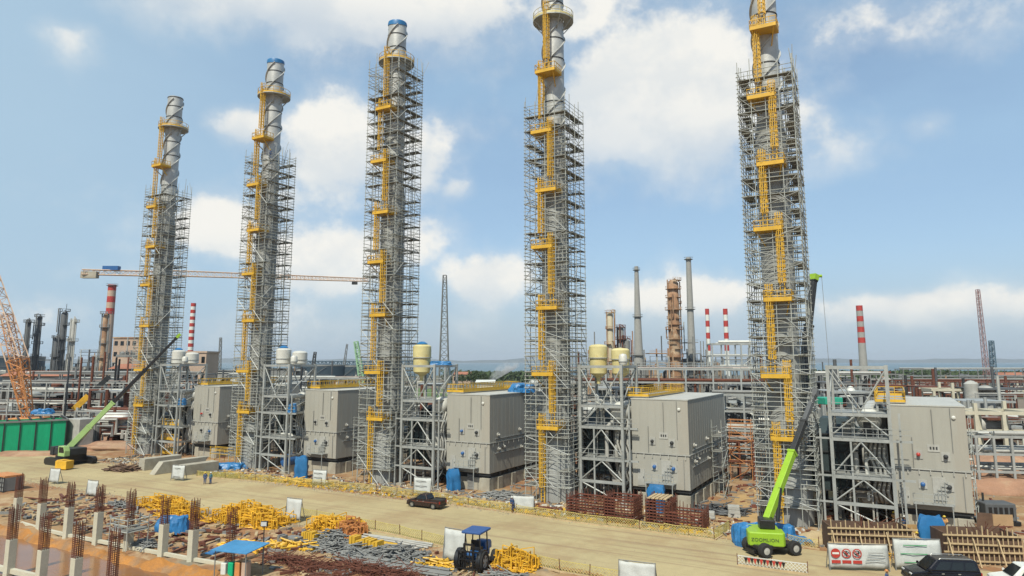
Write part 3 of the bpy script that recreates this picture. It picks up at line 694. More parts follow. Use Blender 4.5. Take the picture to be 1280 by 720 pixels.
# ------------------------------------------------------------------ middle distance: pipe racks, site buildings, cranes
def lattice(m, p, q, w0, w1, n, r=.08, rd=.05, flat=None):
    p = Vector(p); q = Vector(q); d = (q-p).normalized(); u = Vector((0, 0, 1)) if abs(d.z) < .9 else Vector((0, 1, 0))
    a = d.cross(u).normalized(); b = a.cross(d).normalized(); C = ((-1,-1),(1,-1),(1,1),(-1,1))
    def at(i, c):
        t = i/n; w = (w0 + (w1-w0)*t)/2; return p + (q-p)*t + a*C[c][0]*w + b*C[c][1]*w*(flat or 1)
    for c in range(4): m.tube([at(0, c), at(n, c)], r, 4)
    for i in range(n):
        for c in range(4):
            e = (c+1) % 4
            m.tube([at(i, c), at(i+1, e)] if i % 2 else [at(i, e), at(i+1, c)], rd, 4, False)
            m.tube([at(i+1, c), at(i+1, e)], rd, 4, False)
    return m
def pipe_rack(label, p0, p1, width, levels, bays, npipes, colmat=STEEL, seed=1, rail=False, group='pipe racks beyond the boilers', pmats=None, cw=.3):
    r = random.Random(seed); p0 = Vector((*p0[:2], 0)); p1 = Vector((*p1[:2], 0)); Ln = (p1-p0).length; rz = math.atan2(p1.y-p0.y, p1.x-p0.x)
    t = thing('pipe_rack', label, 'pipe rack', p0, rz, group); top = levels[-1]
    for i in range(bays+1):
        for y in (0, width): MB().box(Ln*i/bays-cw/2, y-cw/2, 0, Ln*i/bays+cw/2, y+cw/2, top).build('column', colmat, t)
    for z in levels:
        m = MB()
        for y in (0, width): m.box(-.3, y-.13, z-.3, Ln+.3, y+.13, z+.02)
        for i in range(bays+1): m.box(Ln*i/bays-.13, .13, z-.33, Ln*i/bays+.13, width-.13, z-.01)
        m.build('beam', colmat, t)
    lv = [0] + list(levels)
    for i in range(bays):
        if r.random() < .6:
            j = r.randrange(len(levels)); x0, x1 = Ln*i/bays, Ln*(i+1)/bays
            MB().tube([(x0, -.02, lv[j]), (x1, -.02, lv[j+1])], .08, 5).build('brace', colmat, t)
    mats = pmats or [STEEL, GREYM, WHITEI, MIDREF, RUST]
    for z in levels:
        for q in range(npipes):
            y = .3 + (width-.6)*(q + r.uniform(.1, .9))/npipes; rr = r.choice((.1, .15, .22, .32)); x0 = r.uniform(-.5, Ln*.3); x1 = r.uniform(Ln*.6, Ln+.6)
            pts = [(x0, y, z+rr+.03), (x1, y, z+rr+.03)]
            if r.random() < .35: pts.append((x1+.3, y, max(0, z-2.5)))
            MB().tube(pts, rr, 7).build('pipe', r.choice(mats), t, True)
    if rail:
        m = MB()
        for y in (-.1, width+.1):
            for dz in (.55, 1.15): m.bar((0, y, top+dz), (Ln, y, top+dz), .09)
            for i in range(bays*3+1): m.bar((Ln*i/(bays*3), y, top), (Ln*i/(bays*3), y, top+1.15), .08)
        m.build('handrail', colmat, t)
    return t
def XY(u, Y): return ((u-640)/850*(Y*cP - 9*sP)*1.0, Y)
pipe_rack('long white pipe rack with top handrail behind the fourth boiler', XY(694, 142), XY(1000, 132), 7, (6.5, 10.5, 14, 16.6), 9, 5, STEEL, 2, True)
pipe_rack('grey pipe rack lower and nearer, seen right of the fourth boiler box', XY(880, 122), XY(1010, 116), 5, (3.4, 6.4, 9.6, 12.4), 5, 4, STEEL, 5)
pipe_rack('tall open steel frame rising above the white pipe rack', XY(893, 150), XY(948, 149), 6, (17, 19.4, 22), 3, 2, STEEL, 6)
pipe_rack('grey pipe rack at the left, directly behind the green sheet enclosure', XY(-12, 186), XY(178, 178), 7, (4.2, 7.4, 10.4, 12.6), 8, 5, STEEL, 7)
pipe_rack('second grey pipe rack at the left, farther back than the first', XY(20, 214), XY(250, 206), 8, (5, 9, 12.6, 14.4), 8, 4, MIDREF, 9)
pipe_rack('low pipe rack between the far left stack and the green boom', XY(96, 163), XY(170, 158), 5, (2.6, 4.8, 6.6), 4, 4, STEEL, 10)
pipe_rack('grey pipe rack behind the roof of the second boiler', XY(330, 205), XY(470, 198), 7, (6, 10, 13.2), 6, 4, STEEL, 12)
pipe_rack('low grey pipe rack at right, in front of the cream concrete frame', XY(1218, 99), XY(1330, 97), 5, (2.8, 5.2, 7.6), 5, 5, STEEL, 13, pmats=[STEEL, GREYM, WHITEI, MIDREF])
pipe_rack('rust brown pipe rack with tall posts far behind the fifth boiler', XY(1120, 240), XY(1330, 235), 9, (7, 11.5), 9, 4, RUST, 14)
pipe_rack('grey rack with bundled pipes far behind the nearest boiler roof', XY(1010, 200), XY(1130, 196), 8, (6, 10, 14.5), 6, 4, MIDREF, 15)
pipe_rack('long low grey gantry at the right, beyond the rust brown rack', XY(1130, 330), XY(1340, 330), 7, (11, 14.5), 9, 3, MIDREF, 16)
pipe_rack('rusty pipe rack in the gap left of the nearest scaffold', XY(905, 108), XY(940, 107), 4, (3, 6), 2, 3, RUST, 18)
def concrete_frame(label, p0, p1, width, levels, bays, mat):
    p0 = Vector((*p0, 0)); p1 = Vector((*p1, 0)); Ln = (p1-p0).length; t = thing('concrete_frame', label, 'building frame', p0, math.atan2(p1.y-p0.y, p1.x-p0.x))
    for i in range(bays+1):
        for y in (0, width): MB().box(Ln*i/bays-.28, y-.28, 0, Ln*i/bays+.28, y+.28, levels[-1]+(1.4 if i % 2 else 0)).build('column', mat, t)
    for z in levels:
        m = MB()
        for y in (0, width): m.box(-.6, y-.24, z-.6, Ln+.6, y+.24, z)
        for i in range(bays+1): m.box(Ln*i/bays-.3, .36, z-.9, Ln*i/bays+.3, width-.36, z-.03)
        m.build('beam', mat, t)
    return t
concrete_frame('cream concrete frame of a pipe bridge at the right edge', XY(1185, 122), XY(1360, 119), 8, (5.6, 9.4), 5, CONCP)
concrete_frame('small cream concrete frame behind the nearest boiler roof', XY(1168, 168), XY(1240, 166), 7, (8.0, 11.5), 3, CONCP)
ordn = ['first', 'second', 'third', 'fourth', 'fifth', 'sixth', 'seventh', 'eighth', 'ninth', 'tenth', 'eleventh', 'twelfth', 'thirteenth', 'fourteenth']
for i, (u, vt, Y, r, mt) in enumerate([(83, 446, 180, .22, BLACK), (98, 447, 178, .25, RUST), (113, 446, 182, .34, RUST), (127, 440, 176, .27, RUST), (142, 447, 184, .25, BLACK), (146, 449, 186, .25, BLACK), (157, 447, 180, .22, RUST), (375, 440, 140, .22, BLACK)]):
    x, y = XY(u, Y); zt = AT(u, vt, Y).z
    o = MB().lathe((0,0,0), [(r, 0), (r, zt), (r*.8, zt+.05), (0, zt+.06)], 10).build('pile_post', mt, loc=(x, y, 0), smooth=True)
    tag(o, f'{"black" if mt is BLACK else "rust brown"} upright pile post, {ordn[i]} from the left in front of the old columns' if u < 300 else 'thin black post standing between the second and middle stacks', 'post', 'upright pile posts')
for i, (u, vt, Y) in enumerate([(1083, 470, 205), (1088, 473, 205), (1102, 472, 210), (1133, 469, 215), (1141, 470, 215), (1168, 461, 220), (1205, 473, 225), (1235, 474, 230), (1258, 470, 232)]):
    x, y = XY(u, Y); zt = AT(u, vt, Y).z
    o = MB().lathe((0,0,0), [(.42, 0), (.42, zt), (0, zt+.06)], 10).build('pile_post', RUST if i % 3 else DARKST, loc=(x, y, 0), smooth=True)
    tag(o, f'dark pile post beyond the nearest boiler, {ordn[i]} of its line from the left', 'post', 'dark pile posts at the right')

# tower crane
def tower_crane():
    c = AT(196, 343, 232); t = thing('tower_crane', 'pale orange tower crane whose long jib passes behind the two left stacks', 'tower crane', (c.x, c.y, 0))
    zj = c.z
    def L_(v): return Vector((v.x-c.x, v.y-c.y, v.z))
    lattice(MB(), (0,0,0), (0,0,zj), 1.9, 1.9, 20, .14, .07).build('mast', PORANGE, t)
    e0 = L_(AT(103, 340, 225)); e1 = L_(AT(460, 351, 262))
    lattice(MB(), (0, 0, zj+.6), e1 + Vector((0,0,.3)), 1.9, 1.2, 52, .13, .07).build('jib', PORANGE, t)
    cj = MB(); lattice(cj, (0,0,zj+.2), e0, 1.6, 1.6, 14, .16, .08); cj.build('counter_jib', PORANGE, t)
    d = e0 - Vector((0,0,zj)); p = Vector((0,0,zj)) + d*.62
    MB().box(p.x-2.6, p.y-.9, p.z+.9, p.x+2.6, p.y+.9, p.z+2.3).build('winch_house', BLUEP, t)
    p = Vector((0,0,zj)) + d*.9
    MB().box(p.x-2.6, p.y-.9, p.z-2.0, p.x+2.6, p.y+.9, p.z+.2).build('counterweight', CONC, t)
    MB().box(-1, -1.6, zj-2.6, 1.2, -.4, zj-.4).build('cab', WHITE, t)
    q = Vector((0,0,zj)) + (e1-Vector((0,0,zj)))*.93
    MB().box(q.x-1, q.y-.5, q.z-1.6, q.x+1, q.y+.5, q.z-.6).build('trolley', DARKST, t)
tower_crane()
# orange lattice crane at the left edge
def lattice_crane():
    b = AT(36, 520, 152); t = thing('crawler_crane', 'orange lattice boom crane at the left edge behind the green enclosure', 'crane', (b.x, b.y, 0))
    def l(u, v, Y): q = AT(u, v, Y); return Vector((q.x-b.x, q.y-b.y, q.z))
    lattice(MB(), l(35, 522, 152), l(22, 450, 152), 1.4, 3.0, 6, .16, .09).build('boom_foot', ORANGE, t)
    lattice(MB(), l(22, 450, 152), l(-22, 320, 152), 3.0, 2.6, 12, .15, .08).build('boom', PORANGE, t)
    lattice(MB(), l(30, 500, 156), l(8, 394, 156), 1.6, 1.6, 10, .14, .07).build('mast', ORANGE, t)
    a = l(35, 522, 152)
    MB().box(a.x-3, a.y-2, 1.3, a.x+3, a.y+3, a.z).build('house', ORANGE, t, bevel=.1)
    for y in (-3.2, 2.4): MB().box(a.x-4, a.y+y, 0, a.x+4, a.y+y+1.2, 1.4).build('track', BLACK, t, bevel=.3)
    MB().tube([l(8, 394, 156), l(-22, 320, 152)], .06, 4).build('pendant_rope', DARKST, t)
lattice_crane()
# green sheet enclosure
def enclosure():
    p = Vector((*G(80, 563), 0)); q = Vector((*G(-40, 571), 0)); Ln = (q-p).length; rz = math.atan2(q.y-p.y, q.x-p.x)
    t = thing('sheet_enclosure', 'bright green sheet metal enclosure with open top at the left edge', 'enclosure', p, rz)
    h = 6.0
    for i in range(6):
        x0 = Ln*i/6; MB().box(x0+.02, 0, 0, x0+Ln/6-.02, .12, h).build('wall_panel', GREENC, t)
    MB().box(-.1, -9.0, 0, .02, -.0, h).build('wall_panel', GREENC, t); MB().box(.02, -9.1, 0, Ln, -9.0, h).build('wall_panel', GREENC, t)
    m = MB()
    for i in range(7): m.box(Ln*i/6-.1, .13, 0, Ln*i/6+.1, .3, h)
    m.build('rib', DARKST, t)
    m = MB().box(-.3, -.1, h+.003, Ln, .35, h+.35).box(-.35, -9.2, h+.003, .2, -.12, h+.35); m.build('rim_beam', MIDREF, t)
    m = MB()
    for i in range(8): m.box(Ln*i/8+.1, -9, h+.36, Ln*i/8+.4, 0, h+.6)
    m.build('roof_beam', DARKST, t)
enclosure()
o = MB().box(-2.6, -1.5, 0, 2.6, 1.5, 6.2).build('site_container', GREYM, loc=(*G(97, 561), 0), rz=RZ, bevel=.08); tag(o, 'grey box like stair hut right of the green enclosure', 'hut')
lump('blue_tarp_bundle', TARP, 'blue tarp lying on top of the green enclosure', 'tarp', AT(54, 517, 146), 1.9, 1.2, 1.2, 12)
def telescopic(t, a, b, sections, w0, mats, head=True, hmat=None):
    a = Vector(a); b = Vector(b); d = b-a; tt = 0
    for i, (f, mt) in enumerate(sections):
        w = w0*(1-.17*i); s0 = a + d*max(0, tt-.02); tt = f; s1 = a + d*tt
        o = MB().bar(s0, s1, w, w*1.15).build('boom_section', mt, t, bevel=.05)
        c = MB().bar(s1 - d.normalized()*.25, s1, w+.12, w*1.15+.12).build('boom_collar', mt, o)
    if head:
        e = b + d.normalized()*.9
        MB().bar(b, e, w*1.5, w*1.2).build('boom_head', hmat or mats, t)
def crawler():
    p = Vector((*G(88, 580), 0)); t = thing('crawler_crane', 'telescopic crawler crane with pale green boom reaching right before the far left stack', 'crane', p, RZ)
    inv = Matrix.Rotation(-RZ, 4, 'Z')
    def l(u, v, Y): return inv @ (AT(u, v, Y) - p)
    for y in (-2.6, 1.8): 
        tr = MB().sideprism([(-3.6, .3), (-3.1, 0), (3.1, 0), (3.6, .3), (3.6, .9), (3.1, 1.25), (-3.1, 1.25), (-3.6, .9)], y, y+.8).build('track', BLACK, t)
    MB().box(-1.6, -1.8, .6, 1.6, 1.8, 1.6).build('undercarriage', BLACK, t)
    MB().box(-2.8, -1.5, 1.65, 2.2, 1.5, 2.9).build('upper_body', DARKST, t, bevel=.15)
    MB().box(-3.9, -1.6, 1.5, -2.85, 1.6, 3.0).build('counterweight', DARKST, t, bevel=.12)
    cb = MB().sideprism([(.4, 1.7), (2.4, 1.7), (2.4, 2.6), (2.0, 3.4), (.4, 3.4)], -2.5, -1.55).build('cab', BOOMG, t, bevel=.05)
    MB().sideprism([(.7, 2.3), (2.25, 2.3), (2.25, 2.6), (1.95, 3.25), (.7, 3.25)], -2.53, -2.48).build('window', GLASS, cb)
    telescopic(t, l(84, 562, p.y+1), l(221, 422, p.y+6), [(.2, BOOMG), (.41, BOOMG), (.7, BLACK), (1, BLACK)], .85, BOOMG, True, LIME)
    MB().tube([l(93, 560, p.y+1.5), l(112, 537, p.y+2.2)], .22, 8).build('lift_cylinder', CHROME, t)
crawler()
o = MB().box(-1.1, -.8, .15, 1.1, .8, 1.5).box(-1.0, -.7, 1.5, .2, .7, 1.62).build('generator', ORY, loc=(*G(80, 587), 0), rz=RZ+.3, bevel=.08); tag(o, 'small yellow generator beside the black crane tracks', 'generator')
def small_telescopic(): 
    p = Vector((*XY(92, 168), 0)); t = thing('telescopic_crane', 'small yellow crane with dark boom tip behind the grey hut', 'crane', p)
    MB().box(-2.5, -1.2, .8, 2.5, 1.2, 2.6).build('body', ORY, t, bevel=.15)
    for x in (-1.7, 1.7):
        for y in (-1.25, .85): MB().lathe((x, y, .7), [(.3, 0), (.7, .05), (.7, .4), (.3, .42)], 14, 'y').build('wheel', RUBBER, t, True)
    telescopic(t, AT(92, 512, 168)-p, AT(133, 474, 171)-p, [(.45, ORY), (1, DARKST)], 1.2, DARKST)
small_telescopic()
# the lime crane near the fifth stack
def lime_crane():
    p = Vector((*G(959, 692), 0)); rz = RAD(-12); t = thing('mobile_crane', 'lime green telescopic crane, rear counterweight towards us, in front of the nearest stack', 'crane', p, rz)
    inv = Matrix.Rotation(-rz, 4, 'Z')
    def l(u, v, Y): return inv @ (AT(u, v, Y) - p)
    ch = thing('carrier', None, None, (0, 0, 0), RAD(-62)); ch.parent = t
    MB().box(-1.0, -1.6, .6, 1.0, 2.6, 1.0).build('chassis', BLACK, ch, bevel=.08)
    for x in (-1.25, 1.25):
        for y in (-1.1, 2.1):
            tr = MB().lathe((x, y, .66), [(.33, -.3), (.56, -.3), (.66, -.2), (.66, .2), (.56, .3), (.33, .3)], 22, 'x').build('wheel', RUBBER, ch, True); MB().lathe((x, y, .66), [(.03, -.31), (.33, -.27), (.33, .27), (.03, .31)], 16, 'x').build('rim', GREYM, tr, True)
    MB().box(-.7, -1.9, .25, .7, -1.6, .6).build('tow_frame', BLACK, ch)
    cw = MB(); cw.prism([(-1.6, -.9), (1.4, -.9), (1.6, -.6), (1.6, 1.0), (-1.6, 1.0), (-1.75, .6), (-1.75, -.6)], .85, 2.1)
    body = cw.build('counterweight', LIME, t, bevel=.1)
    tx = bpy.data.curves.new('lettering', 'FONT'); tx.body = 'ZOOMLION'; tx.size = .43; tx.extrude = .01; tx.align_x = 'CENTER'; tx.space_character = 1.1
    tmp = bpy.data.objects.new('tmp', tx); tm = bpy.data.meshes.new_from_object(tmp); bpy.data.objects.remove(tmp); tm.materials.clear(); tm.materials.append(DARKST)
    to = bpy.data.objects.new('lettering', tm); COL.objects.link(to); to.parent = body; to.location = (-.25, -.915, 1.28); to.rotation_euler = (math.pi/2, 0, 0)
    MB().box(-1.4, 1.03, 1.2, 1.4, 3.0, 2.0).build('upper_body', LIME, t, bevel=.15)
    MB().box(-.5, .3, 2.15, .9, 2.0, 3.0).build('boom_pivot', BLACK, t, bevel=.1)
    a = l(957, 655, p.y+1.4); b = l(1017, 495, p.y+9.5)
    telescopic(t, a, b, [(.53, LIME), (.78, DARKST), (1, DKREF)], .66, DKREF)
    MB().tube([l(972, 652, p.y+2.2), l(975, 610, p.y+3.1)], .2, 8).build('lift_cylinder', BLACK, t)
    return p
lime_crane()
lump('blue_tarp', TARP, 'large blue tarp heaped over equipment left of the lime crane', 'tarp', (*G(938, 681), 0), 1.5, 1.2, 2.4, 21)
lump('blue_tarp', TARP, 'crumpled blue tarp on the ground right of the lime crane', 'tarp', (*G(1000, 678), 0), 1.0, .8, .7, 23)
lump('blue_tarp', TARP, 'blue tarp heap directly behind the lime crane body', 'tarp', (*G(976, 672), 0), 1.3, .9, 1.6, 24)
lump('dirt_pile', M('sand_heap', (.46, .35, .21), .95, 0, .2, .8, bump=.4), 'sandy dirt heap left of the brown formwork', 'dirt pile', (*G(1024, 677), -.2), 2.0, 1.2, 1.3, 25)
def rear_crane():
    p = Vector((*XY(992, 101), 0)); t = thing('mobile_crane', 'dark crane boom with lime head rising right behind the nearest scaffold', 'crane', p)
    MB().box(-3, -1.4, .9, 5.5, 1.4, 2.6).build('body', LIME, t, bevel=.15)
    MB().box(3.2, -1.3, 2.65, 6.3, 1.3, 4.4).build('cab', M('teal_paint', (.03, .34, .26), .5), t, bevel=.2)
    for x in (-2, 0.5, 4):
        for y in (-1.5, 1.1): MB().lathe((x, y, .65), [(.3, 0), (.65, .05), (.65, .4), (.3, .42)], 14, 'y').build('wheel', RUBBER, t, True)
    a = AT(996, 545, 101)-p; b = AT(1017, 350, 104)-p
    telescopic(t, a, b, [(.35, DARKST), (.7, DARKST), (1, DARKST)], 1.15, DARKST, True, LIME)
    e = AT(1027, 345, 104)-p
    MB().tube([b + Vector((.3, 0, .6)), e], .25, 6).build('jib_head', LIME, t)
    MB().tube([e, (e.x+.3, e.y, 14)], .035, 4).build('hoist_rope', MIDREF, t)
    MB().box(e.x+.05, e.y-.2, 13.2, e.x+.5, e.y+.2, 14).build('hook_block', DARKST, t)
rear_crane()
o = MB().box(-1.6, -1.6, 0, 1.6, 1.6, 1.1).build('teal_container', M('teal_sheet', (.03, .36, .25), .5), loc=(*XY(1036, 112), 11.2), rz=.2, bevel=.1); tag(o, 'teal work basket hanging behind the nearest steel frame', 'basket')

# ------------------------------------------------------------------ far refinery
def far(u, Y): return XY(u, Y)
def far_column(label, u, vt, Y, r, mat, nplat, pm=None, taper=1.0, group='distillation columns far behind', vent=False):
    x, y = far(u, Y); zt = AT(u, vt, Y).z; t = thing('distillation_column', label, 'column', (x, y, 0), 0, group)
    MB().lathe((0,0,0), [(r*1.05, 0), (r, zt*.5), (r*taper, zt*.97), (r*taper*.5, zt), (0, zt+.1)], 16).build('shell', mat, t, True)
    rr = random.Random(int(u*7+vt))
    for i in range(nplat):
        z = zt*(.28 + .7*i/max(1, nplat-1)); a = rr.uniform(0, 6)
        m = MB(); z += rr.uniform(-1.2, 1.2); ex = rr.uniform(.6, 1.5); span = rr.uniform(2.6, 6.0); nn = 12
        ring = [(math.cos(a + span*q/nn), math.sin(a + span*q/nn)) for q in range(nn+1)]
        for q in range(nn):
            (c0, s0), (c1, s1) = ring[q], ring[q+1]
            m.add([(c0*r*.95, s0*r*.95, z), (c0*(r+ex), s0*(r+ex), z), (c1*(r+ex), s1*(r+ex), z), (c1*r*.95, s1*r*.95, z), (c0*r*.95, s0*r*.95, z+.2), (c0*(r+ex), s0*(r+ex), z+.2), (c1*(r+ex), s1*(r+ex), z+.2), (c1*r*.95, s1*r*.95, z+.2)], [(0,1,2,3),(7,6,5,4),(1,5,6,2)])
            m.bar((c0*(r+ex), s0*(r+ex), z+.2), (c0*(r+ex), s0*(r+ex), z+1.3), .1); m.bar((c0*(r+ex), s0*(r+ex), z+1.3), (c1*(r+ex), s1*(r+ex), z+1.3), .12)
        m.build('platform', pm or mat, t)
        if rr.random() < .6: b_ = rr.uniform(0, 6.28); MB().tube([(r*.9*math.cos(b_), r*.9*math.sin(b_), z+1.5), ((r+1.1)*math.cos(b_), (r+1.1)*math.sin(b_), z+1.5), ((r+1.1)*math.cos(b_), (r+1.1)*math.sin(b_), max(1, z-rr.uniform(4, 14)))], .28, 6).build('side_pipe', pm or MIDREF, t, True)
    MB().tube([(r+.5, -.6, 2), (r+.5, -.6, zt*.98), (r*.2, -.3, zt+.8)], .3, 6).build('overhead_pipe', pm or mat, t, True)
    MB().bar((-r-.25, -r*.5, 2), (-r-.25, -r*.5, zt), .5, .3).build('ladder', pm or mat, t)
    if vent: MB().tube([(r*.5, 0, zt), (r*.5, 0, zt+4)], .12, 5).build('vent_pipe', mat, t)
    return t
far_column('slim dark column, leftmost of the group at the left edge', 29, 400, 330, .8, DKREF, 5)
far_column('dark column with many side platforms, second from the left edge', 42, 395, 335, 1.0, DKREF, 7)
far_column('tallest dark twin column near the left edge', 73, 390, 340, 1.5, DKREF, 6, vent=True)
far_column('short dark column hugging the tallest dark one', 66, 420, 338, 1.0, DKREF, 3)
far_column('pale slim column right of the dark twin column', 86, 398, 320, .9, GREYM, 4)
far_column('brown column in front of the striped chimney', 126, 392, 338, 1.3, RUSTC, 5, MIDREF)
far_column('tallest rusty tan column with many ring platforms, behind the fourth boiler', 845, 350, 330, 2.7, RUSTC, 13, RUSTC)
far_column('cream column with a yellow top platform left of the conical chimney', 764, 390, 330, 1.5, M('cream_column', (.52, .45, .33), .7, 0, .15, .2), 5, RUSTC)
far_column('dark cluster column beside the cream column', 777, 408, 335, 1.6, MIDREF, 6, RUST)
far_column('short dark column right of the dark cluster column', 784, 424, 335, 1.8, MIDREF, 4, RUST)
def plain_chimney(label, u, vt, Y, r0, r1, mat, bands=None, rings=(), group='far chimneys'):
    x, y = far(u, Y); zt = AT(u, vt, Y).z; t = thing('chimney', label, 'chimney', (x, y, 0), 0, group)
    def r(z): return r0 + (r1-r0)*min(1, z/zt)**.6
    zs = [zt*i/24 for i in range(25)]
    MB().lathe((0,0,0), [(r(z), z) for z in zs] + [(r1*.7, zt-.1)], 18).build('shaft', mat, t, True)
    if bands:
        m0, n, frac = bands; h = zt*frac
        for i in range(n):
            if i % 2 == 0:
                z1 = zt - h*i/n; z0 = zt - h*(i+1)/n
                MB().lathe((0,0,0), [(r(z0)+.03, z0), (r(z1)+.03, z1+.02), (r(z1)-.2, z1+.02)], 18).build('painted_band', m0, t, True)
    for f in rings:
        z = zt*f; m = MB().lathe((0,0,z), [(r(z)*.9, -.4), (r(z)+1.0, 0), (r(z)+1.0, .2), (r(z)*.9, .2)], 16)
        m.lathe((0,0,z+1.1), [(r(z)+.9, 0), (r(z)+1, 0), (r(z)+1, .15), (r(z)+.9, .15)], 16); m.build('gallery', MIDREF, t)
    return t
plain_chimney('grey conical chimney with two galleries left of the rusty column', 799, 333, 380, 3.9, 1.1, SMOKEC, None, (.97, .6, .3))
plain_chimney('tall grey chimney with a dark lattice foot right of the rusty column', 866, 322, 360, 2.8, 1.3, SMOKEC, None, (.985, .62, .25))
plain_chimney('fat red and white banded chimney behind the left dark columns', 131, 356, 420, 3.0, 2.3, PINK, (RED, 5, .28), (.99,))
w = plain_chimney('slim red and white striped chimney between the two left stacks', 236, 379, 430, 1.9, 1.5, WHITE, (RED, 15, .58), ())
plain_chimney('first of two small red and white chimneys right of the grey chimney', 887, 386, 520, 1.6, 1.5, WHITE, (RED, 7, .55), ())
plain_chimney('second of two small red and white chimneys, nearest the fifth stack', 910, 386, 520, 1.8, 1.7, WHITE, (RED, 7, .55), ())
plain_chimney('red and white banded chimney with a grey lower shaft above the bay', 1080, 382, 520, 3.4, 2.3, SMOKEC, (RED, 7, .47), ())
# white ground coat under the bands of the grey-footed chimney
x, y = far(1080, 520)
def lattice_mast(label, u, vt, Y, w0, w1, n, mat, name='lattice_mast', lean=0, cat='mast', r=.3):
    x, y = far(u, Y); p = AT(u+lean, vt, Y); t = thing(name, label, cat, (x, y, 0))
    lattice(MB(), (0,0,0), (p.x-x, 0, p.z), w0, w1, n, r, r*.5).build('lattice', mat, t)
    MB().box(-w0*.7, -w0*.7, -.2, w0*.7, w0*.7, .6).build('base', CONC, t); return t
lattice_mast('tall slim grey flare derrick right of the middle stack', 555, 344, 400, 6.0, 1.9, 16, MIDREF, 'flare_derrick', 1, 'derrick', .3)
m = lattice_mast('slim reddish crane boom rising over the bay at the right', 1234, 362, 420, 2.6, 1.6, 34, M('faded_red_paint', (.30, .17, .17), .6), 'crane_boom', -12, 'crane', .22)
lattice_mast('short dark blue crane boom beside the reddish one', 1242, 426, 420, 2.8, 1.8, 16, BLUEGR, 'crane_boom', -3, 'crane', .4)
lattice_mast('thin dark far crane boom between the two left stacks', 274, 422, 420, 2, 1, 20, MIDREF, 'crane_boom', 2, 'crane', .18)
lattice_mast('dark hooked crane boom above the navy tanks', 388, 440, 430, 2.4, 1.2, 10, DKREF, 'crane_boom', 6, 'crane', .3)
lattice_mast('leaning faint crane boom left of the pale green boom', 427, 430, 520, 2, 1, 14, MIDREF, 'crane_boom', 7, 'crane', .18)
lattice_mast('pale green crane boom just left of the middle stack', 456, 427, 360, 2.6, 1.8, 12, M('mint_paint', (.36, .56, .36), .6), 'crane_boom', -11, 'crane', .36)
def storage_tank(label, u, Y, r, h, mat, grp='storage tanks'):
    x, y = far(u, Y); t = thing('storage_tank', label, 'tank', (x, y, 0), 0, grp)
    MB().lathe((0,0,0), [(r, 0), (r, h), (r*.97, h+.1), (0, h+r*.1)], 32).build('shell', mat, t, True)
    m = MB().lathe((0,0,h), [(r+.05, 0), (r+.15, 0), (r+.15, 1.0), (r+.05, 1.0)], 32); m.build('handrail', MIDREF, t)
    a = MB()
    for i in range(20): 
        an = -2.4 + i*.06; a.box(r*math.cos(an)*1.02-.5, r*math.sin(an)*1.02-.3, h*i/20, r*math.cos(an)*1.02+.5, r*math.sin(an)*1.02, h*i/20+.2)
    a.build('stair', MIDREF, t); return t
storage_tank('navy storage tank under the trestle, the left of two', 405, 470, 16, 15, NAVYT); storage_tank('navy storage tank under the trestle, the right of two', 440, 480, 15, 14.5, NAVYT)
storage_tank('navy tank behind the far left dark columns', 8, 400, 18, 20, NAVYT); storage_tank('dark tank right of the pale slim column', 108, 430, 14, 14, DKREF)
storage_tank('pinkish round tank left of the far left stack', 166, 300, 7, 20, PINK); storage_tank('pale tank behind the first boiler roof', 290, 420, 12, 12, GREYM)
def block(name, label, cat, u0, u1, vt, Y, dep, mat, roofm, roof='flat', wins=6, storeys=2):
    x0, y = far(u0, Y); x1, _ = far(u1, Y); zt = AT((u0+u1)/2, vt, Y).z; t = thing(name, label, cat, ((x0+x1)/2, y, 0)); hw = (x1-x0)/2
    MB().box(-hw, 0, 0, hw, dep, zt).build('wall', mat, t)
    if roof == 'flat': MB().box(-hw-.4, -.4, zt+.003, hw+.4, dep+.4, zt+.8).build('roof', roofm, t)
    else:
        m = MB(); o_ = 1.0; rh = min(hw*.28, dep*.13)
        m.add([(-hw-o_, -o_, zt), (hw+o_, -o_, zt), (hw+o_, dep+o_, zt), (-hw-o_, dep+o_, zt), (-hw-o_, dep/2, zt+rh), (hw+o_, dep/2, zt+rh)], [(0,1,5,4), (2,3,4,5), (0,4,3), (1,2,5), (0,3,2,1)]); m.build('roof', roofm, t)
    for s in range(storeys):
        for i in range(wins):
            x = -hw + 2*hw*(i+.5)/wins; z = zt*(s+.35)/storeys
            MB().box(x-hw/wins*.55, -.12, z, x+hw/wins*.55, -.004, z+zt/storeys*.4).build('window', GLASS, t)
    return t
block('plant_building', 'pinkish plant building with a flat roof between the two left stacks', 'building', 226, 256, 441, 330, 14, PINK, PINK, 'flat', 4, 3)
block('plant_building', 'pinkish conveyor house left of the far left stack', 'building', 138, 176, 423, 400, 10, PINK, RUSTC, 'flat', 5, 5)
block('warehouse', 'long red roofed shed below the dark columns at left', 'shed', 2, 82, 470, 255, 14, MIDREF, ROOFR, 'gable', 10, 1)
block('warehouse', 'red roofed shed right of the banded chimney', 'shed', 138, 182, 461, 262, 14, MIDREF, ROOFR, 'gable', 6, 1)
block('warehouse', 'white gabled shed with a bright roof behind the middle boiler', 'shed', 597, 616, 478, 300, 16, WHITE, WHITE, 'gable', 3, 1)
block('warehouse', 'pale gabled shed right of the small far crane between left stacks', 'shed', 286, 302, 468, 300, 16, WHITE, GREYM, 'gable', 3, 1)
block('warehouse', 'reddish roofed low shed near the coast right of the flare derrick', 'shed', 566, 588, 468, 560, 16, PINK, ROOFR, 'gable', 4, 1)
block('warehouse', 'grey shed behind the second stack', 'shed', 330, 372, 462, 420, 16, MIDREF, DKREF, 'flat', 6, 1)
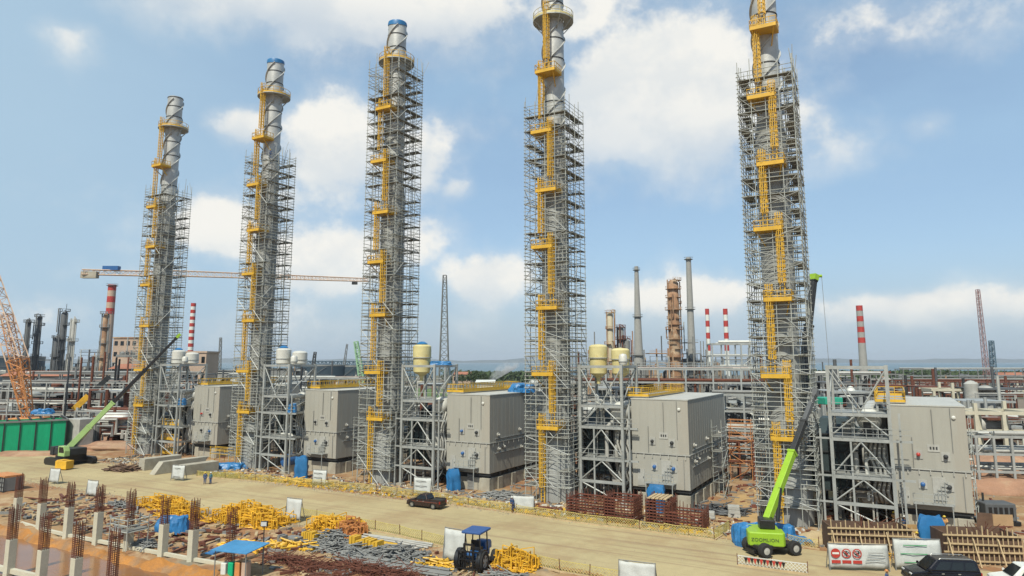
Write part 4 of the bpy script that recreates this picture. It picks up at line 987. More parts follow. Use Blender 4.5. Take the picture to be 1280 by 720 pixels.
block('warehouse', 'low tan shed on the shore at the right edge', 'shed', 1250, 1300, 470, 420, 16, CONCP, ROOFR, 'gable', 5, 1)
def process_unit(label, u0, u1, vt, Y, seed, mat=MIDREF, pm=(MIDREF, GREYM, RUSTC, DKREF)):
    r = random.Random(seed); x0, y = far(u0, Y); x1, _ = far(u1, Y); zt = AT((u0+u1)/2, vt, Y).z; w = x1-x0
    t = thing('process_unit', label, 'process plant', (x0, y, 0), 0, 'pipe modules and process units behind the boilers'); n = max(2, int(w/6)); dep = 9; nl = max(2, int(zt/5))
    for i in range(n+1):
        for yy in (0, dep): MB().box(w*i/n-.3, yy-.3, 0, w*i/n+.3, yy+.3, zt*r.uniform(.55, 1.05)).build('column', mat, t)
    for j in range(1, nl+1):
        z = zt*j/nl*.95; a = r.uniform(0, .3)*w if j > nl*.6 else 0; b = w - (r.uniform(0, .3)*w if j > nl*.6 else 0)
        m = MB().box(a, -.2, z-.4, b, .2, z).box(a, dep-.2, z-.4, b, dep+.2, z); m.box(a+.2, .2, z-.12, b-.2, dep-.2, z-.02); m.build('floor_deck', mat, t)
        h = MB()
        for dz in (.6, 1.2): h.bar((a, -.2, z+dz), (b, -.2, z+dz), .12)
        h.build('handrail', mat, t)
    for q in range(int(n*3.4)):
        x = r.uniform(.05, .95)*w; z = zt*r.randrange(nl)/nl*.95; rr = r.uniform(.7, 1.8); hh = r.uniform(2.5, 7)
        if r.random() < .5: MB().lathe((x, r.uniform(1.5, 7), z), [(rr*.3, 0), (rr, .6), (rr, hh), (rr*.4, hh+.7), (0, hh+.8)], 12).build('vessel', r.choice(pm), t, True)
        else: MB().lathe((x, r.uniform(1.5, 6), z+rr+.4), [(.05, -3), (rr*.7, -2.7), (rr, -2), (rr, 2), (rr*.7, 2.7), (.05, 3)], 12, 'x').build('vessel', r.choice(pm), t, True)
    for q in range(n*3):
        xa = r.uniform(0, w); zz = r.uniform(.2, 1.0)*zt; xb = r.uniform(0, w)
        MB().tube([(xa, -.7, 0), (xa, -.7, zz), (xb, -.7, zz), (xb, -.7, zz*.5)], r.uniform(.15, .4), 6).build('pipe', r.choice(pm), t, True)
    for q in range(max(1, n//3)):
        x = r.uniform(0, w); MB().tube([(x, 4, zt*.8), (x, 4, zt*r.uniform(1.1, 1.45))], .3, 6).build('vent_pipe', r.choice(pm), t)
pu = [('dark tangle of plant behind the left orange crane', -10, 24, 455, 350, DKREF), ('dark plant low between the dark columns at left', 26, 62, 447, 345, DKREF), ('dark plant right of the tallest dark twin column', 62, 96, 452, 350, DKREF),
      ('grey steel plant with handrails left of the banded chimney', 96, 122, 437, 390, DKREF), ('grey plant with a conveyor right of the banded chimney', 136, 178, 438, 370, MIDREF), ('low grey plant behind the far left boiler frame', 205, 232, 452, 330, MIDREF),
      ('low grey plant between the small far crane and second stack', 256, 300, 462, 350, DKREF), ('dark low plant right of the second stack', 352, 380, 462, 380, DKREF), ('dark low plant left of the middle stack', 440, 470, 466, 400, DKREF),
      ('brown plant cluster left of the cream column', 738, 764, 434, 310, RUSTC), ('brown plant cluster under the conical chimney', 768, 806, 440, 320, MIDREF), ('tan plant left of the rusty column foot', 812, 842, 438, 315, RUSTC),
      ('dark steel plant round the foot of the tall grey chimney', 852, 884, 424, 345, MIDREF), ('grey plant right of the tall grey chimney', 884, 905, 442, 330, MIDREF), ('low plant behind the right half of the white pipe rack', 905, 945, 446, 300, MIDREF),
      ('low rusty plant far behind the nearest boiler roof', 1150, 1200, 478, 300, RUST), ('low dark plant on the shore at the right', 1196, 1275, 474, 380, DKREF), ('grey plant left of the grey footed chimney', 1020, 1070, 466, 330, MIDREF), ('dark plant right of the grey footed chimney', 1072, 1148, 474, 380, DKREF)]
for i, (lb, a, b, vt, Y, mt) in enumerate(pu): process_unit(lb, a, b, vt, Y, 60+i, mt)
STM = (STEEL, GREYM, WHITEI, RUST, DKREF, MIDREF)
for i, (lb, a, b, vt, Y, mt) in enumerate([('tangled grey pipe module behind the green boom', 98, 172, 486, 168, STEEL), ('grey pipe module at the left edge above the green enclosure', -6, 84, 492, 196, MIDREF), ('low rust and grey module left of the far left scaffold', 118, 168, 520, 150, RUST),
      ('grey pipe module behind the far left steel frame', 205, 235, 478, 175, STEEL), ('grey module between the second stack and its left boiler', 262, 305, 480, 170, MIDREF), ('grey module behind the second steel frame', 345, 380, 474, 160, STEEL), ('grey module behind the middle steel frame', 505, 556, 476, 150, STEEL),
      ('grey module behind the fourth steel frame', 728, 800, 480, 128, STEEL), ('dark grey module behind the nearest steel frame', 1030, 1110, 484, 118, STEEL), ('rusty module right of the nearest boiler box', 1216, 1290, 520, 132, RUST), ('grey module under the cream concrete frame', 1205, 1290, 498, 140, STEEL), ('dark module in the sandy gap left of the nearest scaffold', 903, 945, 500, 126, STEEL)]):
    process_unit(lb, a, b, vt, Y, 160+i, mt, STM)
DRK = (DKREF, MIDREF, RUST, GREYM, BLACK)
for i, (lb, a, b, vt, Y, mt) in enumerate([('dark pipework at the left edge behind the first grey rack', -10, 60, 478, 205, DKREF), ('dark pipework left of the pile posts', 58, 100, 474, 203, DKREF), ('dark pipework behind the brown pile posts', 96, 140, 476, 200, DKREF), ('dark rusty pipework just left of the far left scaffold', 136, 172, 472, 198, RUST),
      ('dark pipework right of the far left steel frame', 205, 245, 474, 215, DKREF), ('dark equipment over the first boiler roof', 244, 300, 470, 225, DKREF), ('dark pipework left of the second stack scaffold', 286, 330, 474, 230, MIDREF), ('dark equipment over the second boiler roof', 372, 420, 470, 240, DKREF), ('dark equipment left of the middle stack scaffold', 416, 462, 472, 235, DKREF),
      ('dark pipework behind the white rack, left part', 690, 760, 470, 150, DKREF), ('dark pipework behind the white rack, middle part', 756, 830, 472, 148, DKREF), ('dark pipework behind the white rack, right part', 826, 900, 474, 146, DKREF), ('dark pipework behind the scaffold of the nearest stack', 896, 990, 478, 142, DKREF),
      ('dark pipework left of the nearest boiler roof', 1010, 1080, 474, 165, DKREF), ('brown pipework over the nearest boiler roof', 1076, 1150, 478, 170, RUST), ('brown plant right of the nearest boiler roof', 1146, 1210, 480, 175, RUST), ('dark plant behind the cream concrete frame', 1205, 1290, 482, 160, DKREF), ('rusty plant on the horizon at the right edge', 1200, 1290, 476, 260, RUST)]):
    process_unit(lb, a, b, vt, Y, 260+i, mt, DRK)
def trestle():
    a = Vector((*far(372, 520), 0)); b = Vector((*far(560, 560), 0)); t = thing('trestle_bridge', 'long blue grey lattice trestle above the navy tanks', 'trestle', a); d = b-a; z = AT(372, 455, 520).z
    lattice(MB(), (0, 0, z), d + Vector((0, 0, z)), 4, 4, 40, .4, .22).build('truss', BLUEGR, t)
    for i in range(9):
        q = d*i/8; m = MB(); lattice(m, q, q + Vector((0,0,z-2)), 5, 2.5, 3, .35, .2); m.build('trestle_leg', BLUEGR, t)
trestle()
def tree(label, u, Y, h, w, seed, group='trees near the shore'):
    r = random.Random(seed); x, y = far(u, Y); t = thing('broadleaf_tree', label, 'tree', (x, y, 0), 0, group)
    tr = MB().tube([(0,0,0), (.2,0,h*.3), (0,.2,h*.6)], [h*.035, h*.025, h*.01], 7)
    for i in range(5): tr.tube([(0, 0, h*(.25+.07*i)), (w*.3*math.cos(i*1.3), w*.3*math.sin(i*1.3), h*(.5+.08*i))], [h*.015, h*.005], 5)
    tr.build('trunk', BARK, t); c = MB()
    for q in range(26):
        a, e, k = r.uniform(0, 6.28), r.uniform(-.3, 1.4), r.uniform(.35, 1); cx, cy, cz = w*.5*k*math.cos(a)*math.cos(e), w*.5*k*math.sin(a)*math.cos(e), h*(.55 + .4*k*math.sin(e)); R_ = w*r.uniform(.1, .2)
        for l in range(46):
            v = Vector((r.gauss(0, 1), r.gauss(0, 1), r.gauss(0, .8))).normalized()*R_*r.uniform(.5, 1.1); s = w*.045; n = Vector((r.gauss(0,1), r.gauss(0,1), r.gauss(0,1))).normalized(); o_ = n.orthogonal().normalized()*s; p_ = n.cross(o_).normalized()*s*.6
            b = Vector((cx, cy, cz)) + v; c.add([b-o_, b+p_, b+o_, b-p_], [(0,1,2,3)])
    c.build('crown', LEAF, t); return t
for i, (u, Y, h, w, lb) in enumerate([(592, 470, 13, 11, 'wide dark tree right of the reddish shore shed'), (606, 520, 10, 9, 'smaller dark tree behind the white gabled shed'), (578, 500, 9, 9, 'dark tree in front of the reddish shore shed'), (1156, 520, 11, 9, 'dark tree on the shore behind the rust brown rack'), (1166, 540, 10, 9, 'second dark tree on the shore right of the first'), (1184, 560, 12, 8, 'dark upright tree left of the reddish crane boom'), (1148, 560, 9, 10, 'broad dark tree left of the shore trees'), (1262, 520, 9, 8, 'dark tree on the shore beside the blue crane boom')]):
    tree(lb, u, Y, h, w, 90+i)
# strip of rough green behind the middle boiler, low woods along the shore
m = MB(); m.add([(*far(512, 330), .03), (*far(650, 330), .03), (*far(670, 470), .03), (*far(500, 470), .03)], [(0,1,2,3)]); g = m.build('meadow', M('green_field', (.10, .16, .045), .95, 0, .3, .04)); struct(g)
def woods():
    r = random.Random(5); c = MB()
    for i in range(9000):
        u = r.uniform(1000, 1300) if i % 3 else r.uniform(560, 700); Y = r.uniform(600, 860); x, y = far(u, Y); hgt = 5 + 7*abs(vnoise(x, y, .013)); b = Vector((x + r.uniform(-8, 8), y, hgt*r.random()**.6)); n = Vector((r.gauss(0,1), r.gauss(0,1), r.gauss(0,1))).normalized(); o_ = n.orthogonal().normalized()*2.2; p_ = n.cross(o_).normalized()*1.6
        c.add([b-o_, b+p_, b+o_, b-p_], [(0,1,2,3)])
    tag(c.build('shore_woods', LEAF), 'low dark woods along the shore of the bay', 'woods', None, 'stuff')
woods()
def steam():
    m = bpy.data.materials.new('steam'); m.use_nodes = True; nt = m.node_tree; N = nt.nodes; Lk = nt.links; N.clear()
    out = N.new('ShaderNodeOutputMaterial'); v = N.new('ShaderNodeVolumePrincipled'); v.inputs['Color'].default_value = (.95, .95, .95, 1)
    tc = N.new('ShaderNodeTexCoord'); ln = N.new('ShaderNodeVectorMath'); ln.operation = 'LENGTH'; Lk.new(tc.outputs['Object'], ln.inputs[0])
    mr = N.new('ShaderNodeMapRange'); mr.inputs['From Min'].default_value = 1; mr.inputs['From Max'].default_value = .3; Lk.new(ln.outputs['Value'], mr.inputs['Value'])
    nz = N.new('ShaderNodeTexNoise'); nz.inputs['Scale'].default_value = 2.6; nz.inputs['Detail'].default_value = 4; Lk.new(tc.outputs['Object'], nz.inputs['Vector'])
    n2 = N.new('ShaderNodeMapRange'); n2.inputs['From Min'].default_value = .42; n2.inputs['From Max'].default_value = .7; Lk.new(nz.outputs['Fac'], n2.inputs['Value'])
    mu = N.new('ShaderNodeMath'); mu.operation = 'MULTIPLY'; Lk.new(mr.outputs[0], mu.inputs[0]); Lk.new(n2.outputs[0], mu.inputs[1])
    m3 = N.new('ShaderNodeMath'); m3.operation = 'MULTIPLY'; m3.inputs[1].default_value = .7; Lk.new(mu.outputs[0], m3.inputs[0]); Lk.new(m3.outputs[0], v.inputs['Density']); Lk.new(v.outputs[0], out.inputs['Volume'])
    o = lump('steam_plume', m, 'white steam drifting up behind the middle boiler roof', 'steam', AT(632, 467, 330), 1, 1, 1, 4); o.scale = (9, 6, 5.5); o.rotation_euler = (0, -.5, 0); o['kind'] = 'stuff'
steam()

# ------------------------------------------------------------------ building pit with column rows
m = MB(); rows = []
for i in range(206):
    lx = -60 + i*.4
    rows.append([W(2, lx, -42.75 - .26*j + .35*vnoise(lx, j*.5, .4), 0) for j in range(12)])
for r in rows: m.v += [(q.x, q.y, height(q.x, q.y) + .07 + .16*vnoise(q.x, q.y, 1.1) + .10*vnoise(q.x, q.y, 2.3)) for q in r]
m.f = [(i*12+j, (i+1)*12+j, (i+1)*12+j+1, i*12+j+1) for i in range(205) for j in range(11)]
struct(m.build('mud_bank', M('orange_mud', (.40, .165, .03), .75, 0, .35, .5, .2, bump=.6, bscale=5, tint=(.27, .165, .085), tamt=.85), smooth=True))
def pit_column(u, vb, vt_c, vt_r, label, rw, zb=0.0, w=.62, rebar_only=False, seed=0):
    x, y = G(u, vb, zb); r = random.Random(seed)
    def zof(v):
        lo, hi = -3, 30
        for _ in range(40):
            md = (lo+hi)/2; d = y*cP + (md-HC)*sP; up = -y*sP + (md-HC)*cP
            if CY - F*up/d > v: lo = md
            else: hi = md
        return lo
    zc, zr = zof(vt_c), zof(vt_r); t = thing('concrete_column', label, 'column', (x, y, 0), RZ, rw)
    if not rebar_only: MB().box(-w/2, -w/2, zb-1.2, w/2, w/2, zc).build('shaft', CONCP, t, bevel=.03)
    else: zc = zb
    bars = [(-1,-1),(-.33,-1),(.33,-1),(1,-1),(1,-.33),(1,.33),(1,1),(.33,1),(-.33,1),(-1,1),(-1,.33),(-1,-.33)]; hw = w/2-.05; cage = MB()
    for bx, by in bars: cage.tube([(bx*hw, by*hw, zc-.05), (bx*hw + r.uniform(-.05, .05), by*hw + r.uniform(-.05, .05), zr + r.uniform(-.25, .15))], .028, 5)
    z = zc + .1
    while z < zr - .3:
        for a, b in (((-1,-1),(1,-1)), ((1,-1),(1,1)), ((1,1),(-1,1)), ((-1,1),(-1,-1))): cage.bar((a[0]*(hw+.03), a[1]*(hw+.03), z), (b[0]*(hw+.03), b[1]*(hw+.03), z), .03)
        z += .17
    cage.build('rebar_cage', RUST, t)
    MB().box(-w/2-.3, -w/2-.3, zb-1.5, w/2+.3, w/2+.3, zb-.5).build('footing', CONC, t)
    return t
rowA = [(20, 652, 622, 593), (50, 661, 629, 597), (84, 669, 634, 602), (121, 676, 640, 607), (160, 684, 659, 612), (203, 692, 655, 620), (240, 699, 662, 624), (287, 707, 700, 635)]
for i, (u, vb, vc, vr) in enumerate(rowA):
    pit_column(u, vb, vc, vr, (f'{ordn[i]} pale concrete column from the left in the back row of the pit' if i < 7 else 'bare rebar column at the right end of the back row'), 'columns in the back row of the pit', 0, .66, i == 7, i)
for i, (u, vb, vc, vr) in enumerate([(11, 714, 674, 632), (51, 724, 687, 642), (93, 736, 697, 651), (138, 748, 742, 662)]):
    pit_column(u, vb, vc, vr, (f'{ordn[i]} concrete column from the left in the front row, standing in muddy water' if i < 3 else 'tall bare rebar column at the right end of the front row in the pit'), 'columns in the front row of the pit', -.3, .66, i == 3, 30+i)
def tie_beam(label, k0, k1, ly0, z):
    a = W(2, k0, ly0, z); b = W(2, k1, ly0, z); o = MB().bar((0,0,0), b-a, .35, .4).build('tie_beam', CONCP, loc=a); tag(o, label, 'beam', 'tie beams of the pit')
pA = [Vector((*G(u, vb), 0)) for u, vb, _, _ in rowA]
for i in range(7):
    a, b = pA[i], pA[i+1]; d = (b-a).normalized()*.36
    o = MB().bar((0,0,0), (b-a)-2*d, .3, .3).build('tie_beam', CONCP, loc=a + d + Vector((0, 0, .02))); tag(o, f'low concrete tie beam, {ordn[i]} span from the left in the back column row', 'beam', 'tie beams of the pit')
a = Vector((*G(-20, 706, -.3), -.25)); b = Vector((*G(48, 722, -.3), -.25)); o = MB().bar((0,0,0), b-a, .35, .4).build('tie_beam', CONCP, loc=a); tag(o, 'low concrete tie beam in the front column row at the left edge', 'beam', 'tie beams of the pit')
def platform_on_column():
    x, y = G(160, 684); t = thing('work_platform', 'grey scaffold platform wrapped round the fifth back row column', 'work platform', (x, y, 0), RZ)
    m = MB()
    for s in (-1.1, .55): m.box(-1.4, s, 1.75, 1.4, s+.5, 1.83)
    m.box(-1.4, -.55, 1.75, -.45, .5, 1.83); m.box(.45, -.55, 1.75, 1.4, .5, 1.83); m.build('deck', DECK, t)
    h = MB()
    for xx in (-1.4, 0, 1.4):
        for yy in (-1.1, 1.05): h.tube([(xx, yy, 0), (xx, yy, 3.1)], .05, 5)
    for z in (1.7, 2.3, 2.8):
        for a_, b_ in (((-1.4,-1.1),(1.4,-1.1)), ((1.4,-1.1),(1.4,1.05)), ((1.4,1.05),(-1.4,1.05)), ((-1.4,1.05),(-1.4,-1.1))): h.tube([(*a_, z), (*b_, z)], .05, 4)
    h.build('tube_frame', SCAF, t)
platform_on_column()
o = MB().box(-2.2, -1.2, .1, 2.2, 1.2, 1.9)
t = thing('material_cage', 'grey mesh crate with orange top at the left edge of the site', 'crate', (*G(6, 612), 0), RZ)
o.build('crate_body', MIDREF, t); q = MB()
for i in range(9): q.bar((-2.25+i*.56, -1.25, 0), (-2.25+i*.56, -1.25, 2), .07)
for z in (.1, .7, 1.3, 1.95): q.bar((-2.25, -1.26, z), (2.25, -1.26, z), .07)
q.build('mesh_bars', DARKST, t); MB().box(-2.2, -1.2, 1.905, 2.2, 1.2, 2.15).build('lid', ORANGE, t)

# ------------------------------------------------------------------ road furniture: net fences, banners, barriers
def net_fence(label, pts, h=1.05, mat=NETY, seed=1, step=.29, band=None):
    r = random.Random(seed); P = [Vector((*G(*q), 0)) for q in pts]; t = thing('net_fence', label, 'fence', P[0], 0, 'net fences along the dirt road')
    for i in range(len(P)-1):
        d = P[i+1]-P[i]; n = max(1, int(d.length/2.6)); ang = math.atan2(d.y, d.x)
        for j in range(n):
            a = P[i]-P[0] + d*j/n; L_ = d.length/n; m = MB(); hh = h*r.uniform(.85, 1.0); sag = r.uniform(.0, .1); bow = r.uniform(-.15, .15)
            def pt(x, z): s_ = math.sin(math.pi*x/L_); return (x, bow*s_*(z/hh), z - sag*s_)
            c = int((L_+hh)/step)
            for q in range(-int(hh/step), int(L_/step)+1):
                for dr in (1, -1):
                    x0 = q*step; z0, z1 = (.05, hh) if dr > 0 else (hh, .05); x1 = x0 + hh
                    xa, xb = max(0, x0), min(L_, x1)
                    if xb - xa < .05: continue
                    za = z0 + (z1-z0)*(xa-x0)/hh; zb = z0 + (z1-z0)*(xb-x0)/hh
                    m.bar(pt(xa, za), pt(xb, zb), .04, .025)
            for z in (.05, hh): m.bar(pt(0, z), pt(L_*.5, z), .05); m.bar(pt(L_*.5, z), pt(L_, z), .05)
            o = m.build('net_panel', mat, t); o.location = a; o.rotation_euler[2] = ang
            MB().tube([(0,0,0), (r.uniform(-.08, .08), r.uniform(-.08, .08), hh+.15)], .04, 5).build('post', RUST, t, loc=a)
    MB().tube([(0,0,0), (0,0,h+.15)], .04, 5).build('post', RUST, t, loc=P[-1]-P[0])
    m = MB()
    for i in range(len(P)-1): m.bar(P[i]-P[0] + Vector((0,-.15,.06)), P[i+1]-P[0] + Vector((0,-.15,.06)), .2, .12)
    m.build('kerb_plank', WOOD, t)
    return t
net_fence('yellow net fence along the far road edge before the second and middle stacks', [(246, 596), (300, 600), (380, 607), (470, 615)], seed=3)
net_fence('yellow net fence along the far road edge behind the pickup truck', [(476, 616), (560, 628), (640, 641)], seed=4)
net_fence('yellow net fence along the far road edge before the dark red cages', [(645, 642), (720, 653), (800, 663), (893, 675), (912, 663)], seed=5)
net_fence('yellow net fence along the near road edge behind the scaffold heaps', [(375, 646), (440, 658), (500, 670), (556, 684)], seed=6)
net_fence('yellow net fence on the near road edge right of the blue tractor', [(664, 706), (700, 715), (776, 728)], seed=7)
net_fence('short yellow net fence behind the lime crane wheels', [(984, 680), (1024, 687)], seed=8)
net_fence('short orange net fence between the warning banner and the white green banner', [(1100, 702), (1126, 708)], mat=ORY, seed=9)
def barrier():
    t = net_fence('low red and white triangle barrier in front of the lime crane', [(922, 706), (965, 712), (1010, 718)], .9, WHITE, 11, .3)
    P = [Vector((*G(*q), 0)) for q in [(922, 706), (965, 712), (1010, 718)]]; a = P[0]; d = P[2]-P[0]
    for i in range(13):
        p = d*(.12+.045*i); e = d.normalized()
        m = MB(); b0 = p + Vector((0,-.12,.75)); m.add([b0-e*.16, b0+e*.16, b0+Vector((0,0,-.5)), b0-e*.16+Vector((0,.02,0)), b0+e*.16+Vector((0,.02,0)), b0+Vector((0,.02,-.5))], [(0,2,1),(3,4,5),(0,1,4,3),(1,2,5,4),(2,0,3,5)])
        m.build('pennant', RED if i % 2 else BLACK, t)
barrier()
def banner(label, u, v, w, h, rz, mat=BANNER, z0=.25, lean=.12, lines=0, col=None):
    x, y = G(u, v); t = thing('banner', label, 'banner', (x, y, 0), rz, 'banners on site stands'); r = random.Random(int(u*3+v))
    m = MB(); n = 10; k = 5
    for j in range(k+1):
        for i in range(n+1):
            xx = -w/2 + w*i/n; z = z0 + h*j/k; m.v.append((xx, lean*z + .07*math.sin(i*1.3+j)*r.uniform(.4, 1), z - .05*math.sin(math.pi*i/n)*(j/k)))
    m.f = [(j*(n+1)+i, j*(n+1)+i+1, (j+1)*(n+1)+i+1, (j+1)*(n+1)+i) for j in range(k) for i in range(n)]
    sh = m.build('sheet', mat, t, True)
    sm = sh.modifiers.new('thick', 'SOLIDIFY'); sm.thickness = .02
    for s in (-1, 1):
        MB().tube([(s*w/2, 0, 0), (s*w/2, lean*(z0+h), z0+h+.1)], .045, 5).build('pole', MIDREF, t)
        MB().tube([(s*w/2, .8+lean, 0), (s*w/2, lean*(z0+h)*.9, (z0+h)*.9)], .04, 5).build('stay', MIDREF, t)
    MB().tube([(-w/2, lean*(z0+h), z0+h+.05), (w/2, lean*(z0+h), z0+h+.05)], .045, 5).build('top_rail', MIDREF, t)
    for q in range(lines):
        z = z0 + h*(.8-.6*q/max(1, lines-1)); L_ = r.uniform(.3, .42)*w
        MB().box(-L_, lean*z-.14, z-.035, L_*r.uniform(.5, 1), lean*z-.12, z+.035).build('print_line', col or MIDREF, t)
    return t
banner('white banner at the left road end behind the second rebar column', 66, 605, 1.9, 1.9, -.3)
banner('white banner with a cross rail behind the fourth back row column', 113, 621, 2.0, 1.8, -.4)
banner('white banner before the precast concrete beams', 221, 601, 2.2, 2.0, -.25, lines=2)
banner('white banner before the second boiler beside the yellow pile', 398, 608, 2.3, 2.0, -.35, lines=3)
banner('white banner before the middle frame above the pickup truck', 527, 620, 2.6, 2.1, -.35, lines=3)
banner('greyish banner on the near road edge right of the orange scaffold heap', 365, 652, 2.2, 2.2, -.45)
banner('tall pale banner left of the blue tractor', 566, 704, 2.3, 2.6, -.55)
banner('white banner at the bottom edge right of the blue tractor', 796, 732, 3.0, 1.5, -.4)
banner('small white board with blue poster on the far road edge right of the pickup', 654, 639, 2.6, 1.5, -.2)
banner('white and green banner behind the black SUV', 1150, 714, 3.9, 2.3, -.1, lines=3, col=M('banner_green', (.06, .34, .14), .7))
def warning_banner():
    t = banner('white warning banner with three red prohibition signs, left of the black SUV', 1075, 714, 5.0, 1.9, -.08, lean=.1)
    def disc(x, z, r0, r1, mat, nm, y):
        m = MB(); n = 28; ps = [(math.cos(2*math.pi*i/n), math.sin(2*math.pi*i/n)) for i in range(n)]
        m.v = [(x + c*r1, y, z + s*r1) for c, s in ps] + [(x + c*r0, y, z + s*r0) for c, s in ps]
        m.f = [(i, (i+1) % n, n+(i+1) % n, n+i) for i in range(n)] if r0 > 0 else [tuple(range(n))]
        return m.build(nm, mat, t)
    for i, x in enumerate((-1.95, -1.05, -.15)):
        y = .0; z = 1.45
        if i == 0:
            disc(x, z, 0, .40, RED, 'no_entry_disc', y); MB().box(x-.28, y-.02, z-.08, x+.28, y-.008, z+.08).build('no_entry_bar', WHITE, t)
        else:
            disc(x, z, .31, .40, RED, 'prohibition_ring', y)
            MB().bar((x-.24, y-.012, z+.24), (x+.24, y-.012, z-.24), .015, .085).build('prohibition_slash', RED, t)
            if i == 1: MB().box(x-.05, y-.003, z-.22, x+.05, y+.002, z+.22).box(x-.18, y-.004, z-.04, x+.18, y+.001, z+.05).build('pictogram', BLACK, t)
            else: MB().bar((x-.2, y-.004, z-.1), (x+.2, y-.004, z+.02), .01, .09).bar((x+.05, y-.004, z-.02), (x+.16, y-.004, z+.2), .01, .08).build('pictogram', BLACK, t)
        MB().box(x-.38, y-.02, .62, x+.38, y-.008, .88).build('caption_bar', RED, t)
    for q in range(4): MB().box(.5+.1*q, -.03, .75+.25*q, 2.2-.15*(q % 2), -.02, .8+.25*q).build('print_line', MIDREF, t)
warning_banner()

# ------------------------------------------------------------------ heaps and stacks of material
def heap(name, label, cat, u, v, sx, sy, h, n, ln, mat, seed, r=.05, group='heaps of site material', rz=RZ, frames=False):
    rr = random.Random(seed); x, y = G(u, v); t = MB(); n = int(n*1.6) if frames else n; h = h*.62 if frames else h*.8; r = r*.72 if frames else r
    for i in range(n):
        a, b = rr.uniform(-1, 1), rr.uniform(-1, 1); top = h*max(.08, 1-max(abs(a), abs(b))**1.7); z = rr.uniform(.04, top); ang = rr.gauss(0, .35) + (math.pi/2 if rr.random() < .3 else 0); L_ = ln*rr.uniform(.5, 1)/2
        p = Vector((a*sx, b*sy, z)); d = Vector((math.cos(ang), math.sin(ang), rr.gauss(0, .12)))*L_
        if p.z - abs(d.z) < .03: p.z = abs(d.z) + .04
        if frames and rr.random() < .55:
            w = Vector((-d.y, d.x, 0)).normalized()*rr.uniform(.5, .9) if rr.random() < .5 else Vector((0, 0, rr.uniform(.6, 1.0)))
            for s_ in (-1, 1): t.bar(p-d*s_, p-d*s_ + w, r*1.6)
            t.bar(p-d, p+d, r*1.6); t.bar(p-d+w, p+d+w, r*1.6)
        else: t.tube([p-d, p+d], r, 5)
    o = t.build(name, mat, loc=(x, y, 0), rz=rz); return tag(o, label, cat, group, 'stuff')
heap('scaffold_heap', 'tangled orange yellow scaffold frames beside the road, left of the large heap', 'scaffold heap', 205, 634, 3.4, 1.3, 1.3, 130, 2.2, ORY, 1, .07, frames=True)
heap('scaffold_heap', 'small orange yellow scaffold heap left of the seventh back row column', 'scaffold heap', 224, 646, 2.6, 1.2, 1.6, 110, 2.0, ORY, 2, .07, frames=True)
heap('scaffold_heap', 'largest orange yellow scaffold heap, near the road at left', 'scaffold heap', 313, 652, 4.6, 2.0, 2.3, 330, 2.4, ORY, 3, .075, frames=True)
heap('scaffold_heap', 'orange yellow scaffold heap behind the grey pipe heap', 'scaffold heap', 418, 662, 3.0, 1.2, 1.9, 150, 2.0, ORY, 4, .07, frames=True)
heap('scaffold_heap', 'orange scaffold heap with an end tank left of the yellow formwork', 'scaffold heap', 436, 668, 1.2, 1.0, 1.7, 80, 1.6, ORANGE, 5, .08, frames=True)
heap('scaffold_heap', 'round orange yellow scaffold heap right of the blue tractor', 'scaffold heap', 644, 710, 1.7, 1.2, 2.0, 170, 1.5, ORY, 6, .06, frames=True)
heap('plank_heap', 'flat yellow plank heap left of the grey pipe heap', 'plank heap', 365, 683, 2.3, .8, .6, 70, 3.0, YEL, 7, .09)
heap('plank_heap', 'flat yellow coil heap between banner and grey tube stack', 'plank heap', 541, 707, 1.9, .9, .8, 90, 2.0, YEL, 8, .08)
heap('plank_heap', 'yellow plank heap on the far road edge before the second boiler', 'plank heap', 371, 604, 3.2, 1.0, .9, 90, 3.0, YEL, 9, .1)
heap('plank_heap', 'yellow orange plank heap beside the seventh back row column', 'plank heap', 305, 684, 2.3, .9, .8, 70, 2.4, ORY, 10, .09)
heap('pipe_heap', 'rounded heap of grey scaffold tubes behind the yellow formwork', 'pipe heap', 413, 678, 2.2, 1.2, 1.6, 170, 2.4, MIDREF, 11, .06)
heap('pipe_heap', 'long grey tube heap running right from the rounded heap', 'pipe heap', 432, 690, 4.4, 1.1, .9, 180, 3.6, MIDREF, 12, .06)
heap('pipe_heap', 'grey tube stack on bearers left of the tall pale banner', 'pipe heap', 500, 697, 2.9, 1.2, 1.5, 230, 3.0, MIDREF, 13, .06)
heap('pipe_heap', 'grey scrap heap at the foot of the fourth back row column', 'pipe heap', 150, 632, 2.4, 1.0, .7, 60, 2.0, MIDREF, 14, .06)
heap('pipe_heap', 'grey tubes beside the base of the sixth back row column', 'pipe heap', 180, 683, 1.4, .8, .8, 60, 1.8, MIDREF, 15, .06)
heap('pipe_heap', 'grey tubes scattered right of the fourth boiler plinth', 'pipe heap', 898, 640, 3.0, 2.0, 1.2, 110, 3.2, DKREF, 16, .07)
heap('pipe_heap', 'grey tubes scattered right of the middle boiler plinth', 'pipe heap', 628, 621, 2.6, 2.4, .7, 80, 3.4, MIDREF, 17, .07)
heap('timber_heap', 'brown broken timber at the left end of the concrete beams', 'timber heap', 152, 588, 2.4, 1.6, 1.5, 90, 2.8, PLY, 18, .1)
heap('rebar_heap', 'rusty bundle of rebar mats at the bottom left of the tube stacks', 'rebar heap', 372, 705, 3.6, .7, .9, 190, 3.6, RUST, 19, .03)
heap('rebar_heap', 'long rusty rebar mats at the bottom edge before the tractor', 'rebar heap', 470, 716, 4.2, .8, .8, 210, 4.2, RUST, 20, .03)
heap('rebar_heap', 'loose rusty rebar right below the rusty bundle at the bottom edge', 'rebar heap', 400, 722, 3.2, .5, .3, 60, 4.0, RUST, 21, .03)
